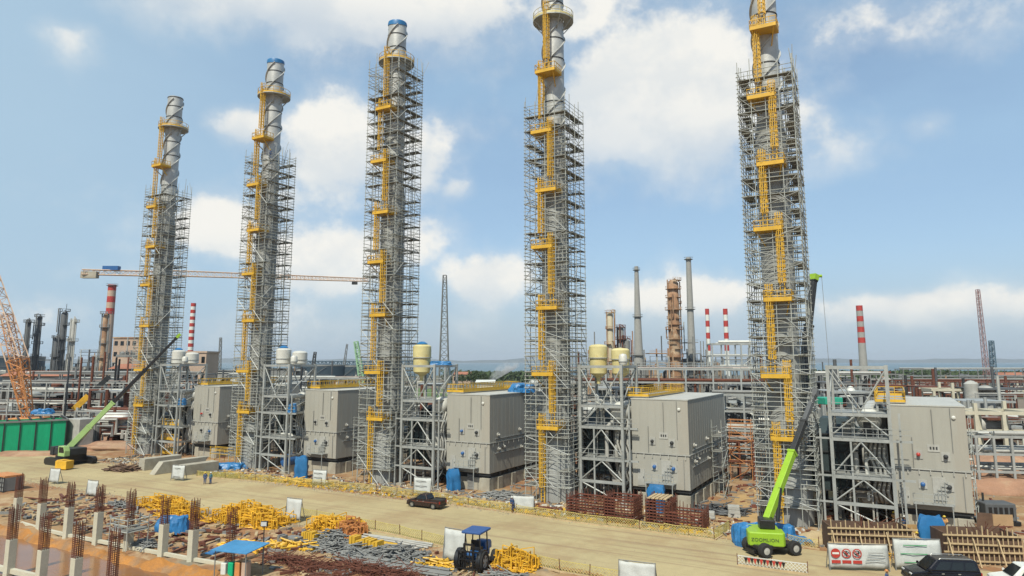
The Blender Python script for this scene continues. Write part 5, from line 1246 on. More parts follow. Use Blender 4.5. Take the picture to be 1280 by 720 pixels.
heap('timber_heap', 'dull timber and tube heap at the bottom edge right of the tractor', 'timber heap', 636, 722, 2.0, .8, .5, 60, 2.4, MIDREF, 22, .06)
heap('rebar_heap', 'rusty red rebar strewn before the fourth stack', 'rebar heap', 672, 636, 2.6, .6, .35, 50, 2.6, RUSTD, 23, .05)
def pipe_stack(label, u, v, n, ln, rad, rz, mat, seed, rows=1):
    r = random.Random(seed); x, y = G(u, v); t = thing('pipe_stack', label, 'pipes', (x, y, 0), rz, 'long pipes on the ground')
    for i in range(n):
        MB().tube([(-ln/2 + r.uniform(-.8, .8), (i-n/2)*rad*3.0, rad + r.uniform(0, .15)), (ln/2 + r.uniform(-.8, .8), (i-n/2)*rad*3.0 + r.uniform(-.25, .25), rad + r.uniform(0, .15))], rad, 7).build('pipe', mat, t, True)
pipe_stack('row of long grey pipes lying in front of the tube heaps', 492, 708, 7, 11, .1, RZ+.05, MIDREF, 3)
pipe_stack('long pale pipes beside the near net fence behind the tube stack', 492, 678, 5, 8, .1, RZ, GREYM, 4)
pipe_stack('thin rust pipes on the ground at the foot of the back row columns', 60, 626, 3, 9, .07, RZ+.1, RUST, 5)
def formwork_stack(label, u, v, n, w, d, mat, rz, seed):
    r = random.Random(seed); x, y = G(u, v); t = thing('formwork_stack', label, 'formwork panels', (x, y, 0), rz, 'stacked formwork panels')
    for i in range(n):
        MB().box(-w/2 + i*w/n, -d/2, 0, -w/2 + (i+.8)*w/n, d/2, r.uniform(.8, 1.15)).build('panel', mat, t)
    MB().box(-w/2, d/2, 0, w/2 + .8, d/2+1.2, .5).build('panel', mat, t)
formwork_stack('row of yellow upright formwork panels before the near net fence', 458, 687, 9, 3.6, 1.0, YEL, RZ, 2)
formwork_stack('short row of dull yellow drums left of the rounded pipe heap', 388, 677, 6, 1.8, .8, YEL, RZ, 3)
formwork_stack('pair of grey upright panels beside the dull yellow drums', 353, 680, 2, .7, .8, MIDREF, RZ, 4)
lump('blue_tarp', TARP, 'blue tarp draped over a heap between sixth and seventh back row columns', 'tarp', (*G(217, 664), 0), 1.5, 1.0, 1.9, 31)
lump('blue_tarp', TARP, 'flat light blue tarp bundle before the second stack', 'tarp', (*G(288, 586), 0), 2.4, 1.3, 1.2, 33)
for i, (u, v, rr_, lb) in enumerate([(361, 590, 1.0, 'blue motor at the foot of the second steel frame'), (548, 596, 1.1, 'blue motor at the foot of the middle steel frame')]):
    p = Vector((*G(u, v), 0)); t = thing('blower_motor', lb, 'motor', p, RZ, 'blue motors'); MB().lathe((0,0,1.9), [(.3, -1.2), (rr_, -1.0), (rr_, .9), (.5, 1.1), (.2, 1.6)], 18, 'y').build('casing', BLUEP, t, True); MB().box(-.8, -.9, 0, .8, .9, 1.2).build('base', CONC, t)
def tarp_box(label, u, v, w, d, h, rz, seed):
    x, y = G(u, v); m = MB(); n = 8
    for j in range(7):
        z = h*j/6
        for i in range(24):
            a = 2*math.pi*i/24; c, s = math.cos(a), math.sin(a); k = 1/max(abs(c), abs(s))*.5; k = min(k, .62); f = 1 + (.12*math.sin(5*a+seed+j*.4) * (1-j/8)) + .06*math.sin(9*a+j*.9+seed) - (.16 if j == 6 else 0) + .05*math.sin(seed*3+j*2.1); z += .12*math.sin(3*a+seed)*(j/6)
            m.v.append((c*k*w*f, s*k*d*f, z))
    m.f = [(j*24+i, j*24+(i+1) % 24, (j+1)*24+(i+1) % 24, (j+1)*24+i) for j in range(6) for i in range(24)] + [tuple(6*24+i for i in range(24))]
    o = m.build('blue_tarp_cover', TARP, loc=(x, y, 0), rz=rz, smooth=True); tag(o, label, 'tarp')
tarp_box('blue wrapped upright drum before the second boiler', 376, 598, 1.9, 1.7, 3.3, .2, 5)
tarp_box('blue wrapped upright drum before the middle boiler', 567, 613, 1.7, 1.6, 2.8, .4, 6)
tarp_box('blue tarp covered box behind the right pair of dark red cages', 821, 640, 2.0, 1.4, 2.9, RZ, 1)
tarp_box('tall blue tarp hung between the two brown formwork baskets', 1166, 690, 2.2, .8, 3.3, -.1, 2)
def small_scaffold(label, u, v, w, d, h, rz, mat, seed):
    r = random.Random(seed); x, y = G(u, v); t = thing('access_scaffold', label, 'scaffolding', (x, y, 0), rz, 'small access scaffolds'); nx = max(1, int(w/1.8)); n = int(h/2)
    for i in range(nx+1):
        for yy in (0, d): MB().tube([(w*i/nx, yy, 0), (w*i/nx, yy, h+r.uniform(.1, 1.2))], .05, 5).build('standard', mat, t)
    for j in range(1, n+1):
        m = MB(); z = 2*j
        for yy in (0, d):
            for dz in (0, .55, 1.05): m.tube([(-.2, yy, z+dz), (w+.2, yy, z+dz)], .04, 4)
        for i in range(nx+1): m.tube([(w*i/nx, -.1, z-.08), (w*i/nx, d+.1, z-.08)], .04, 4)
        m.build('ledger_tier', mat, t)
        if r.random() < .7: MB().box(0, .05, z+.04, w*r.uniform(.6, 1), d-.05, z+.09).build('deck', DECK, t)
        MB().tube([(0, -.05, z-2), (w/nx, -.05, z)] if j % 2 else [(w, -.05, z-2), (w-w/nx, -.05, z)], .045, 4).build('brace', mat, t)
small_scaffold('orange access scaffold in the sandy gap right of the fourth boiler', 914, 600, 3.2, 1.4, 8, RZ, ORANGE, 1)
small_scaffold('grey access scaffold leaning by the right side of the fourth boiler', 905, 622, 2.4, 1.3, 9, RZ+1.5, SCAF, 2)
small_scaffold('grey access scaffold between the far left boiler and the second stack', 288, 572, 3.4, 1.4, 8, RZ+.2, SCAF, 3)
small_scaffold('grey access scaffold between the second boiler and the middle stack', 447, 596, 2.8, 1.3, 9, RZ+1.4, SCAF, 4)
small_scaffold('grey access scaffold at the right side of the nearest boiler', 1222, 660, 2.4, 1.4, 11, RZ+1.4, SCAF, 5)
small_scaffold('yellow low scaffold rail before the far left boiler plinth', 262, 581, 5.0, 1.0, 2.2, RZ, YEL, 6)
small_scaffold('grey access scaffold left of the far left stack', 158, 566, 3.0, 1.4, 9, RZ, SCAF, 7)
# concrete precast beams
for i, (u, v, h, w, L_, lb) in enumerate([(176, 588, 1.9, 1.9, 6.5, 'precast concrete beam, the one farthest left'), (200, 592, 1.9, 1.5, 8, 'middle precast concrete beam with a pointed end'), (226, 594, 1.6, 2.0, 6, 'precast concrete beam nearest the road, right of the other two')]):
    x, y = G(u, v); m = MB(); m.sideprism([(-w/2, 0), (w/2, 0), (w/2, h), (-w/2*.8, h)], 0, L_)
    m.v = [(a + (0 if b > 1 else 0), b + (0 if c > .5 else -1.4 if i == 1 else 0), c) for a, b, c in m.v]
    tag(m.build('precast_beam', CONC, loc=(x, y, 0), rz=RZ-.08, bevel=.05), lb, 'concrete beam', 'precast concrete beams')
for i, (u, v, w, h, lb) in enumerate([(983, 655, 0, 0, ''), (918, 646, 1.4, 1.3, 'stack of grey concrete blocks on the sandy lane'), (885, 648, 1.6, .8, 'low grey block pile beside the right dark red cage'), (590, 611, 1.0, 2.2, 'grey corrugated panel beside the middle blue wrapped drum')]):
    if not w: continue
    x, y = G(u, v); t = thing('block_stack', lb, 'blocks', (x, y, 0), RZ+.2, 'grey block stacks'); n = max(2, int(h/.42))
    for j in range(n): MB().box(-w/2 + .05*(j % 2), -.6, j*h/n+.004, w/2 - .04*(j % 3), .6, (j+1)*h/n-.02).build('block', MIDREF if i == 3 else GREYM, t, bevel=.03)
# dark red cages
def red_cage(label, u, v, w, d, h, rz, seed, solid=True):
    r = random.Random(seed); x, y = G(u, v); t = thing('rebar_cage', label, 'rebar cage', (x, y, 0), rz, 'dark red cages by the road'); n = int(h/.32)
    for j in range(n):
        z = .1 + j*.32; m = MB(); e = r.uniform(-.06, .06)
        for y_ in (0, .25, d-.25, d): m.bar((e, y_, z), (w+e, y_, z), .08, .1)
        for x_ in (0, .25, w-.25, w): m.bar((x_+e, 0, z), (x_+e, d, z), .08, .1)
        for q in range(1, int(w/.9)): m.bar((q*.9, 0, z), (q*.9, .6, z), .09)
        m.build('hoop_layer', RUSTD, t)
    m = MB()
    for q in range(int(w/.4)+1):
        for y_ in (-.06, d+.06): m.tube([(q*.4, y_, 0), (q*.4 + r.uniform(-.04, .04), y_, h + r.uniform(-.1, .35))], .04, 4)
    for q in range(int(d/.4)+1):
        for x_ in (-.06, w+.06): m.tube([(x_, q*.4, 0), (x_, q*.4, h + r.uniform(-.1, .3))], .04, 4)
    m.build('upright_bars', RUST, t)
red_cage('long dark red rebar cage, leftmost of the four by the road', 709, 645, 4.6, 3.4, 2.4, RZ, 1)
red_cage('tall dark red rebar cage, second of the four from the left', 756, 652, 3.4, 3.2, 2.9, RZ, 2)
red_cage('dark red rebar cage with timber on top, third of the four', 808, 657, 2.6, 3.2, 2.9, RZ, 3)
red_cage('low dark red rebar cage, rightmost of the four by the road', 832, 660, 4.0, 3.0, 2.2, RZ, 4)
o = MB()
for i in range(5): o.box(.2+i*.45, -.1, 0, .55+i*.45, 2.8, .1)
tag(o.build('plank_bundle', WOOD, loc=Vector((*G(808, 657), 2.95)), rz=RZ), 'pale planks lying on the third dark red cage', 'planks')
# brown formwork baskets with timber grid and a working crew
def basket(label, u, v, w, d, h, rz, seed):
    r = random.Random(seed); x, y = G(u, v); t = thing('formwork_basket', label, 'formwork', (x, y, 0), rz, 'brown formwork baskets')
    for (a, b) in (((0, 0, w, .1)), ((0, d-.1, w, d))) if False else (((0, 0), (w, .1)), ((0, d-.1), (w, d))): MB().box(a[0], a[1], .1, b[0], b[1], h-.5).build('side_board', PLY, t)
    for a in (0, w-.1): MB().box(a, .11, .1, a+.1, d-.11, h-.5).build('side_board', PLY, t)
    for q in range(int(w/.42)+1): MB().bar((q*.42, -.1, 0), (q*.42 + r.uniform(-.06, .06), -.1, h + r.uniform(-.3, .35)), .08, .1).build('upright_timber', WOOD, t)
    for z in (.35, 1.05, 1.75, 2.45): 
        if z < h: MB().bar((-.4, -.22, z + r.uniform(-.08, .08)), (w+.4, -.22, z + r.uniform(-.08, .08)), .09, .13).build('waling_timber', WOOD, t)
    for q in range(4): MB().bar((q*w/3, -.3, h*.75), (q*w/3, -1.4, .05), .09).build('raking_strut', WOOD, t)
    for q in range(10): MB().tube([(r.uniform(.2, w-.2), r.uniform(.3, d-.2), .1), (r.uniform(.2, w-.2), r.uniform(.3, d-.2), h+.2)], .03, 4).build('starter_bar', RUST, t)
basket('left brown formwork basket with pale timber grid, behind the warning banner', 1041, 692, 7.2, 3.0, 2.9, -.14, 1)
basket('right brown formwork basket with pale timber grid, behind the black SUV', 1186, 704, 6.2, 3.4, 3.0, -.14, 2)
o = MB().sideprism([(0, 0), (2.2, 0), (2.0, 1.5), (.2, 1.6)], 0, .06); tag(o.build('plywood_sheet', PLY, loc=(*G(1222, 672), .9), rz=-.1), 'dark plywood sheet leaning behind the right formwork basket', 'plywood')
o = MB().sideprism([(0, 0), (1.9, 0), (1.9, 1.1), (0, 1.1)], 0, .06); tag(o.build('plywood_sheet', M('tan_plywood', (.42, .27, .15), .8), loc=(*G(1244, 678), 1.6), rz=-.1), 'tan plywood sheet above the right formwork basket', 'plywood')
o = MB().sideprism([(0, 0), (2.3, 0), (2.3, 1.7), (0, 1.7)], 0, .06); tag(o.build('plywood_sheet', M('ochre_board', (.46, .28, .12), .8), loc=(*G(1119, 683), 0.4), rz=-.1), 'ochre board standing between the crew and the left formwork basket', 'plywood')
def machine(label, u, v):
    p = Vector((*G(u, v), 0)); t = thing('compressor', label, 'machine', p, RZ+.4)
    MB().box(-1.6, -1.1, .5, 1.6, 1.1, 2.4).build('housing', DKREF, t, bevel=.12); MB().box(-1.9, -1.2, .1, 1.9, 1.2, .5).build('skid', BLACK, t)
    for q in range(5): MB().box(-1.3+q*.55, -1.13, 1.0, -.95+q*.55, -1.103, 2.0).build('louvre', BLACK, t)
    MB().tube([(-1, .4, 2.4), (-1, .4, 3.3)], .12, 8).build('exhaust', DARKST, t)
machine('dark compressor right of the nearest boiler box', 1246, 655)
# blue roofed shelter
def shelter():
    p = Vector((*G(298, 719), 0)); t = thing('shelter', 'small blue roofed work shelter at the bottom edge', 'shelter', p, RZ+.1)
    for x in (-1.7, 1.7):
        for y in (-1.0, 1.0): MB().tube([(x, y, 0), (x, y, 2.1)], .05, 6).build('post', MIDREF, t)
    m = MB().add([(-2.0, -1.3, 2.1), (2.0, -1.3, 2.2), (2.1, 1.3, 2.5), (-1.9, 1.3, 2.35), (-2.0, -1.3, 2.16), (2.0, -1.3, 2.26), (2.1, 1.3, 2.56), (-1.9, 1.3, 2.41)], [(0,3,2,1),(4,5,6,7),(0,1,5,4),(1,2,6,5),(2,3,7,6),(3,0,4,7)]); m.build('roof_sheet', M('light_blue_sheet', (.06, .25, .50), .5, 0, .2, 1), t)
    MB().box(-2.7, -1.2, 1.75, -1.75, .2, 1.83).build('side_awning', TARP, t)
    for i, (x, mt) in enumerate(((-1.2, WHITE), (-.4, GREENC), (.35, ORANGE), (1.1, PINK))): MB().box(x-.28, -.6, 0, x+.28, 0, 1.0+.12*i).build('stored_drum', mt, t, bevel=.08)
shelter()
def floodlight(label, u, v):
    p = Vector((*G(u, v), 0)); t = thing('lamp_post', label, 'lamp', p, 0); MB().tube([(0,0,0), (0,0,3.6)], .05, 6).build('pole', DARKST, t); MB().box(-.3, -.15, 3.3, .3, .15, 3.75).build('lamp_head', DARKST, t, bevel=.04); MB().box(-.25, -.17, 3.35, .25, -.152, 3.7).build('lamp_glass', LAMPW, t)
floodlight('small work lamp on a pole right of the blue shelter', 328, 706)

# ------------------------------------------------------------------ vehicles
def wheel(t, x, y, r, w=.24, rim=CHROME):
    m = MB().lathe((x, y, r), [(r*.6, -w/2), (r*.93, -w/2), (r, -w*.32), (r, w*.32), (r*.93, w/2), (r*.6, w/2)], 26, 'y').build('wheel', RUBBER, t, True)
    h = MB().lathe((x, y, r), [(.03, -w*.42), (r*.2, -w*.40), (r*.6, -w*.45), (r*.63, -w*.3), (r*.63, w*.3), (r*.6, w*.45), (r*.2, w*.40), (.03, w*.42)], 20, 'y')
    h.build('rim', rim, m, True)
    k = MB()
    for q in range(5):
        a = 2*math.pi*q/5
        for s in (-1, 1): k.add([(x + r*.22*math.cos(a-.5), y+s*w*.47, r + r*.22*math.sin(a-.5)), (x + r*.52*math.cos(a-.28), y+s*w*.47, r + r*.52*math.sin(a-.28)), (x + r*.52*math.cos(a+.28), y+s*w*.47, r + r*.52*math.sin(a+.28))], [(0,1,2) if s < 0 else (0,2,1)])
    k.build('spoke_gap', BLACK, m)
def arch(cx, r, z0, n=9): return [(cx + r*math.cos(math.pi*(1-i/n)), max(z0, z0 + r*math.sin(math.pi*(1-i/n)))) for i in range(n+1)]
def car(label, loc, rz, mat, kind, Ln=4.8, W_=1.86, H=1.78, group='parked and driving vehicles', s=1.0):
    t = thing('car' if kind != 'pickup' else 'pickup_truck', label, 'car' if kind != 'pickup' else 'pickup truck', loc, rz, group); t.scale = (s, s, s)
    f, b = Ln/2, -Ln/2; wr = .38; fx, bx = f-.88, b+1.0; zs = .30; belt = 1.08
    lower = [(b+.04, .45)] + [(b+.1, zs)] + arch(bx, wr+.09, zs) + arch(fx, wr+.09, zs) + [(f-.08, zs), (f, .5), (f-.02, .78), (f-.18, .92), (f-1.15, belt), (b+.03, belt+.02), (b, .8)]
    m = MB(); n = len(lower); hw = W_/2
    ins = [(-hw, .0), (-hw*.86, .0), (hw*.86, .0), (hw, .0)]
    m.sideprism(lower, -hw, hw); m.v = [(x*(1 if abs(y) < 9 else 1), y*(1-.07*max(0, (x-f+1.0)))*(1-.05*max(0, b+.8-x)), z) for x, y, z in m.v]
    body = m.build('body', mat, t, bevel=.07)
    if kind == 'pickup': rf, rb, c0, c1 = f-2.0, f-3.0, f-1.25, f-3.35
    else: rf, rb, c0, c1 = f-1.9, b+.28, f-1.1, b+.05
    tw = hw-.2
    cab = MB(); cab.v = [(c0, -hw+.04, belt), (c1, -hw+.04, belt), (rb, -tw, H), (rf, -tw, H), (c0, hw-.04, belt), (c1, hw-.04, belt), (rb, tw, H), (rf, tw, H)]
    cab.f = [(0,3,2,1),(4,5,6,7),(0,4,7,3),(1,2,6,5),(3,7,6,2),(0,1,5,4)]
    cb = cab.build('cabin', mat, t, bevel=.09)
    def lerp(a, b_, q): return tuple(a[i]+(b_[i]-a[i])*q for i in range(3))
    def pane(nm, A, B, C_, D, out):
        o_ = Vector(out); p = MB(); p.v = [tuple(Vector(q)+o_*.012) for q in (A, B, C_, D)] + [tuple(Vector(q)-o_*.02) for q in (A, B, C_, D)]
        p.f = [(0,1,2,3),(7,6,5,4),(0,4,5,1),(1,5,6,2),(2,6,7,3),(3,7,4,0)]; p.build(nm, GLASS, t)
    for sgn in (-1, 1):
        A = (c0, sgn*(hw-.04), belt); B = (c1, sgn*(hw-.04), belt); C2 = (rb, sgn*tw, H); D = (rf, sgn*tw, H)
        def P(q, h): 
            lo = lerp(A, B, q); hi = lerp(D, C2, q); return lerp(lo, hi, h)
        cuts = ((.10, .5), (.54, .90)) if kind == 'pickup' else ((.13, .40), (.43, .68), (.71, .93))
        for q0, q1 in cuts: pane('side_window', P(q0, .12), P(q1, .12), P(q1, .82), P(q0, .82), (0, sgn, .3))
        for q0, _ in cuts[:2]: MB().box(c0+(c1-c0)*(q0+.16)-.09, sgn*(hw-.0)-.02, .9, c0+(c1-c0)*(q0+.16)+.09, sgn*(hw+.025)+.02, .95).build('door_handle', CHROME if kind != 'van' else mat, t)
        MB().box(c0-.3, sgn*(hw+.02)-.09, belt+.02, c0-.12, sgn*(hw+.16), belt+.2).build('mirror', mat, t, bevel=.03)
        MB().box(f-.3, sgn*(hw-.32)-.2, .66, f-.03, sgn*(hw-.32)+.2, .86).build('headlight', LAMPW, t, bevel=.03)
        MB().box(b-.015, sgn*(hw-.16)-.12, .72, b+.15, sgn*(hw-.16)+.12, 1.04).build('tail_light', LAMPR, t, bevel=.02)
        for xx in (fx, bx): wheel(t, xx, sgn*(hw-.13), wr)
    pane('windscreen', (c0-.02, -hw+.2, belt+.06), (c0-.02, hw-.2, belt+.06), lerp((c0, hw-.2, belt), (rf, tw-.08, H), .88), lerp((c0, -hw+.2, belt), (rf, -tw+.08, H), .88), (.7, 0, .6))
    pane('rear_window', (c1+.02, hw-.25, belt+.12), (c1+.02, -hw+.25, belt+.12), lerp((c1, -hw+.25, belt), (rb, -tw+.1, H), .85), lerp((c1, hw-.25, belt), (rb, tw-.1, H), .85), (-1, 0, .3))
    MB().box(f-.02, -.45, .55, f+.012, .45, .76).build('grille', BLACK, t); MB().box(f-.1, -hw+.1, .32, f+.05, hw-.1, .5).build('bumper', BLACK if kind != 'van' else mat, t, bevel=.04); MB().box(b-.06, -hw+.1, .38, b+.1, hw-.1, .56).build('bumper', BLACK if kind != 'van' else mat, t, bevel=.04)
    MB().box(b+.2, -hw+.2, .2, f-.2, hw-.2, .42).build('underbody', BLACK, t)
    if kind == 'pickup':
        MB().box(b+.12, -hw+.12, belt+.0, c1-.1, hw-.12, belt+.055).build('bed_floor', DARKST, t)
        for sgn in (-1, 1): MB().box(b+.05, sgn*(hw-.06)-.05, belt+.02, c1-.05, sgn*(hw-.06)+.05, belt+.16).build('bed_rail', mat, t, bevel=.02); MB().box(b+.3, sgn*(hw+.005)-.01, .82, f-.9, sgn*(hw+.005)+.01, .9).build('side_stripe', RUSTD, t)
    elif kind == 'suv':
        for sgn in (-1, 1): MB().tube([(rf-.2, sgn*(tw-.1), H+.0), (rf-.3, sgn*(tw-.1), H+.07), (rb+.3, sgn*(tw-.1), H+.07), (rb+.2, sgn*(tw-.1), H)], .025, 6).build('roof_rail', CHROME, t)
    return t
HDG = RZ + math.pi
car('black pickup truck driving on the dirt road before the middle boiler', (*G(533, 634), .0), HDG+.03, M('black_car_paint', (.035, .02, .018), .3, .1, .1, 1), 'pickup', 5.2, 1.85, 1.75, s=.95)
car('black SUV parked at the bottom right, its nose to the left', (*G(1177, 729), .0), math.pi-.12, M('dark_car_paint', (.012, .012, .02), .2, .3, .05, 1), 'suv', 4.9, 1.9, 1.85, s=1.1)
car('white car at the bottom right corner beside the black SUV', (*G(1284, 738), .0), math.pi-.2, WHITE, 'van', 4.7, 1.85, 1.9, s=1.05)
def tractor():
    p = Vector((*G(597, 708), 0)); rz = RAD(-112); t = thing('tractor_forklift', 'blue tractor forklift with a canopy cab, its forks towards us', 'forklift', p, rz)
    MB().box(-1.5, -.55, .75, 1.5, .55, 1.45).build('chassis', BLUEP, t, bevel=.1)
    MB().sideprism([(-2.0, 1.2), (-.55, 1.2), (-.55, 2.0), (-.8, 2.1), (-1.8, 1.95), (-2.0, 1.7)], -.5, .5).build('bonnet', BLUEP, t, bevel=.08)
    for x, r_, w in ((-1.45, .62, .4), (1.2, .85, .5)):
        for y in (-1.05, 1.05): wheel(t, x, y, r_, w, GREYM)
    for x in (-.45, 1.15):
        for y in (-.75, .75): MB().bar((x, y, 1.3), (x*.95, y*.9, 3.05), .09).build('canopy_post', BLACK, t)
    m = MB().prism([(-.75, -.95), (1.4, -.95), (1.5, -.8), (1.5, .8), (1.4, .95), (-.75, .95), (-.85, .8), (-.85, -.8)], 3.05, 3.25); m.build('canopy', M('faded_blue_canopy', (.03, .09, .28), .5, 0, .2, 1), t, bevel=.06)
    MB().box(-.1, -.5, 1.45, .5, .5, 1.75).box(.35, -.45, 1.75, .5, .45, 2.35).build('seat', BLACK, t, bevel=.05)
    MB().bar((-.45, 0, 1.5), (-.2, 0, 2.1), .08).build('steering_column', BLACK, t)
    for y in (-1.05, 1.05): MB().lathe((1.2, y, .85), [(.9, -.27), (.95, -.27), (.95, .1), (.9, .1)], 18, 'y').build('mudguard', BLACK, t, True)
    for y in (-.42, .42): MB().box(1.75, y-.08, .2, 1.95, y+.08, 2.35).build('mast_rail', BLACK, t)
    MB().box(1.75, -.5, 1.2, 1.93, .5, 1.35).box(1.75, -.5, 2.2, 1.93, .5, 2.35).build('mast_crossbar', BLACK, t)
    m = MB()
    for q in range(6): m.box(1.98, -.95+q*.36, .3, 2.06, -.88+q*.36, 1.75)
    for z in (.3, 1.0, 1.7): m.box(1.97, -.98, z, 2.07, .98, z+.1)
    m.build('load_guard', BLACK, t)
    for y in (-.45, .3): MB().box(2.08, y, .12, 3.4, y+.14, .2).build('fork', WOOD, t)
tractor()

# ------------------------------------------------------------------ people
def person(label, loc, rz, shirt, trousers, helm, pose='stand', group='site workers'):
    t = thing('person', label, 'person', loc, rz, group)
    J = {'pel': (0,0,.95), 'chest': (0,.0,1.28), 'neck': (0,0,1.46), 'head': (0,-.02,1.60), 'top': (0,-.02,1.70)}
    for s, n in ((-1, 'l'), (1, 'r')):
        J['sh'+n] = (s*.19, 0, 1.41); J['el'+n] = (s*.25, .03, 1.13); J['wr'+n] = (s*.24, -.08, .89); J['ha'+n] = (s*.235, -.12, .80)
        J['hip'+n] = (s*.10, 0, .90); J['kn'+n] = (s*.11, -.02, .50); J['an'+n] = (s*.11, .02, .09); J['to'+n] = (s*.13, -.15, .04)
    if pose == 'walk':
        J['knl'] = (-.11, -.16, .52); J['anl'] = (-.11, -.22, .10); J['tol'] = (-.12, -.4, .07); J['anr'] = (.11, .25, .12); J['tor'] = (.12, .1, .04); J['wrr'] = (.25, -.22, .95); J['har'] = (.25, -.3, .9); J['wrl'] = (-.25, .12, .9); J['hal'] = (-.25, .14, .82)
    if pose == 'work':
        for n, s in (('l', -1), ('r', 1)): J['el'+n] = (s*.27, -.14, 1.16); J['wr'+n] = (s*.16, -.36, 1.14); J['ha'+n] = (s*.13, -.45, 1.16)
        for k in ('chest', 'neck', 'head', 'top'): J[k] = (J[k][0], J[k][1]-.10*(J[k][2]-.9)*1.6, J[k][2]-.02)
    def skin(name, names, edges, rad, mat, parent, lvl=1):
        me = bpy.data.meshes.new(name); me.from_pydata([J[n] for n in names], [(names.index(a), names.index(b)) for a, b in edges], []); o = bpy.data.objects.new(name, me); COL.objects.link(o); o.parent = parent
        o.modifiers.new('skin', 'SKIN'); sv = me.skin_vertices[0].data
        for i, n in enumerate(names): sv[i].radius = rad[n] if isinstance(rad[n], tuple) else (rad[n], rad[n])
        sv[0].use_root = True; sb = o.modifiers.new('sub', 'SUBSURF'); sb.levels = lvl; sb.render_levels = lvl; me.materials.append(mat); return o
    core = [('pel', 'chest'), ('chest', 'neck'), ('neck', 'head'), ('head', 'top')]; limbs = []
    for n in 'lr': limbs += [('chest', 'sh'+n), ('sh'+n, 'el'+n), ('el'+n, 'wr'+n), ('wr'+n, 'ha'+n), ('pel', 'hip'+n), ('hip'+n, 'kn'+n), ('kn'+n, 'an'+n), ('an'+n, 'to'+n)]
    R0 = {'pel': (.15, .11), 'chest': (.17, .11), 'neck': .058, 'head': (.085, .10), 'top': (.07, .08)}
    for n in 'lr': R0.update({'sh'+n: .06, 'el'+n: .045, 'wr'+n: .032, 'ha'+n: (.04, .022), 'hip'+n: .085, 'kn'+n: .06, 'an'+n: .042, 'to'+n: (.045, .035)})
    body = skin('body', list(J), core+limbs, R0, SKIN, t)
    h = Vector(J['head']); fc = MB().box(h.x-.012, h.y-.135, h.z-.03, h.x+.012, h.y-.09, h.z+.012).build('nose', SKIN, body)
    for s in (-1, 1): MB().box(h.x+s*.035-.012, h.y-.107, h.z+.015, h.x+s*.035+.012, h.y-.09, h.z+.03).build('eye', BLACK, body)
    MB().box(h.x-.03, h.y-.107, h.z-.065, h.x+.03, h.y-.09, h.z-.052).build('mouth', RUSTD, body)
    k1 = ['chest', 'pel', 'neck'] + [a+n for n in 'lr' for a in ('sh', 'el', 'wr')]
    R1 = {a: (tuple(q+.022 for q in R0[a]) if isinstance(R0[a], tuple) else R0[a]+.022) for a in R0}; R1['neck'] = .07
    skin('jacket', k1, [('chest', 'pel'), ('chest', 'neck')] + [e for n in 'lr' for e in (('chest', 'sh'+n), ('sh'+n, 'el'+n), ('el'+n, 'wr'+n))], R1, shirt, t)
    k2 = ['pel'] + [a+n for n in 'lr' for a in ('hip', 'kn', 'an')]
    skin('trousers', k2, [e for n in 'lr' for e in (('pel', 'hip'+n), ('hip'+n, 'kn'+n), ('kn'+n, 'an'+n))], R1, trousers, t)
    for n in 'lr':
        a, b = Vector(J['an'+n]), Vector(J['to'+n]); MB().bar((a.x, a.y+.06, a.z-.04), (b.x, b.y-.04, b.z+.005), .11, .09).build('boot', BLACK, t, bevel=.03)
        q = Vector(J['ha'+n]); d = (q - Vector(J['wr'+n])).normalized(); m = MB()
        for f_ in range(4): m.tube([q + Vector((0, (f_-1.5)*.018, 0)), q + d*.05 + Vector((0, (f_-1.5)*.02-.01, 0)), q + d*.075 + Vector((0, (f_-1.5)*.02-.03, 0))], [.010, .009, .007], 5)
        m.tube([q - d*.03 + Vector((0, -.03, 0)), q + Vector((0, -.06, 0))], [.012, .009], 5); m.build('fingers', SKIN, t)
    MB().lathe((h.x, h.y+.01, h.z+.04), [(.165, 0), (.125, .01), (.12, .06), (.085, .11), (0, .13)], 16).build('helmet', helm, t, True)
    return t
person('worker in blue coverall at the far road edge, the left one of a pair', (*G(256, 605), 0), .3, NAVY, NAVY, HELM)
person('worker in teal coverall at the far road edge, the right one of a pair', (*G(263, 605), 0), -.4, M('teal_coverall', (.04, .14, .18), .8, 0, .2, 4), NAVY, WHITE)
person('worker in tan overalls and yellow helmet on the left formwork basket', (*G(1119, 666), .45), 2.2, HIVIS, M('tan_trousers', (.40, .28, .17), .8), HELM, 'work')
person('worker in dark blue beside the ladder behind the formwork', (*G(1133, 668), .2), -1.2, NAVY, NAVY, WHITE, 'work')
person('stooping worker in patterned tan clothes before the left formwork basket', (*G(1146, 690), .15), 1.0, M('tan_shirt', (.36, .28, .18), .8, 0, .4, 8), M('olive_trousers', (.16, .14, .09), .8), HELM, 'work')
person('worker in orange with yellow helmet above the right formwork basket', (*G(1183, 676), .75), -.6, HIVIS, M('brown_trousers', (.22, .14, .09), .8), HELM, 'work')
person('worker in dark clothes and orange helmet at the bottom edge near the SUV', (*G(1110, 741), 0), .8, NAVY, BLACK, ORANGE, 'walk')
person('worker in blue beside the white board on the far road edge', (*G(640, 639), 0), .5, NAVY, NAVY, WHITE, 'stand')
person('climber in dark coverall standing on the top scaffold deck of the second stack', W(1, 2.5, -2.4, 54.2), .5, NAVY, NAVY, HELM, 'stand')
o = MB()
for s in (-.22, .22): o.bar((s, 0, 0), (s, .9, 5.2), .06)
for q in range(15): o.bar((-.22, .06*q, .3+.33*q), (.22, .06*q, .3+.33*q), .045)
tag(o.build('site_ladder', STEEL, loc=(*G(1135, 668), 0), rz=-.2), 'grey leaning ladder behind the formwork crew', 'ladder')

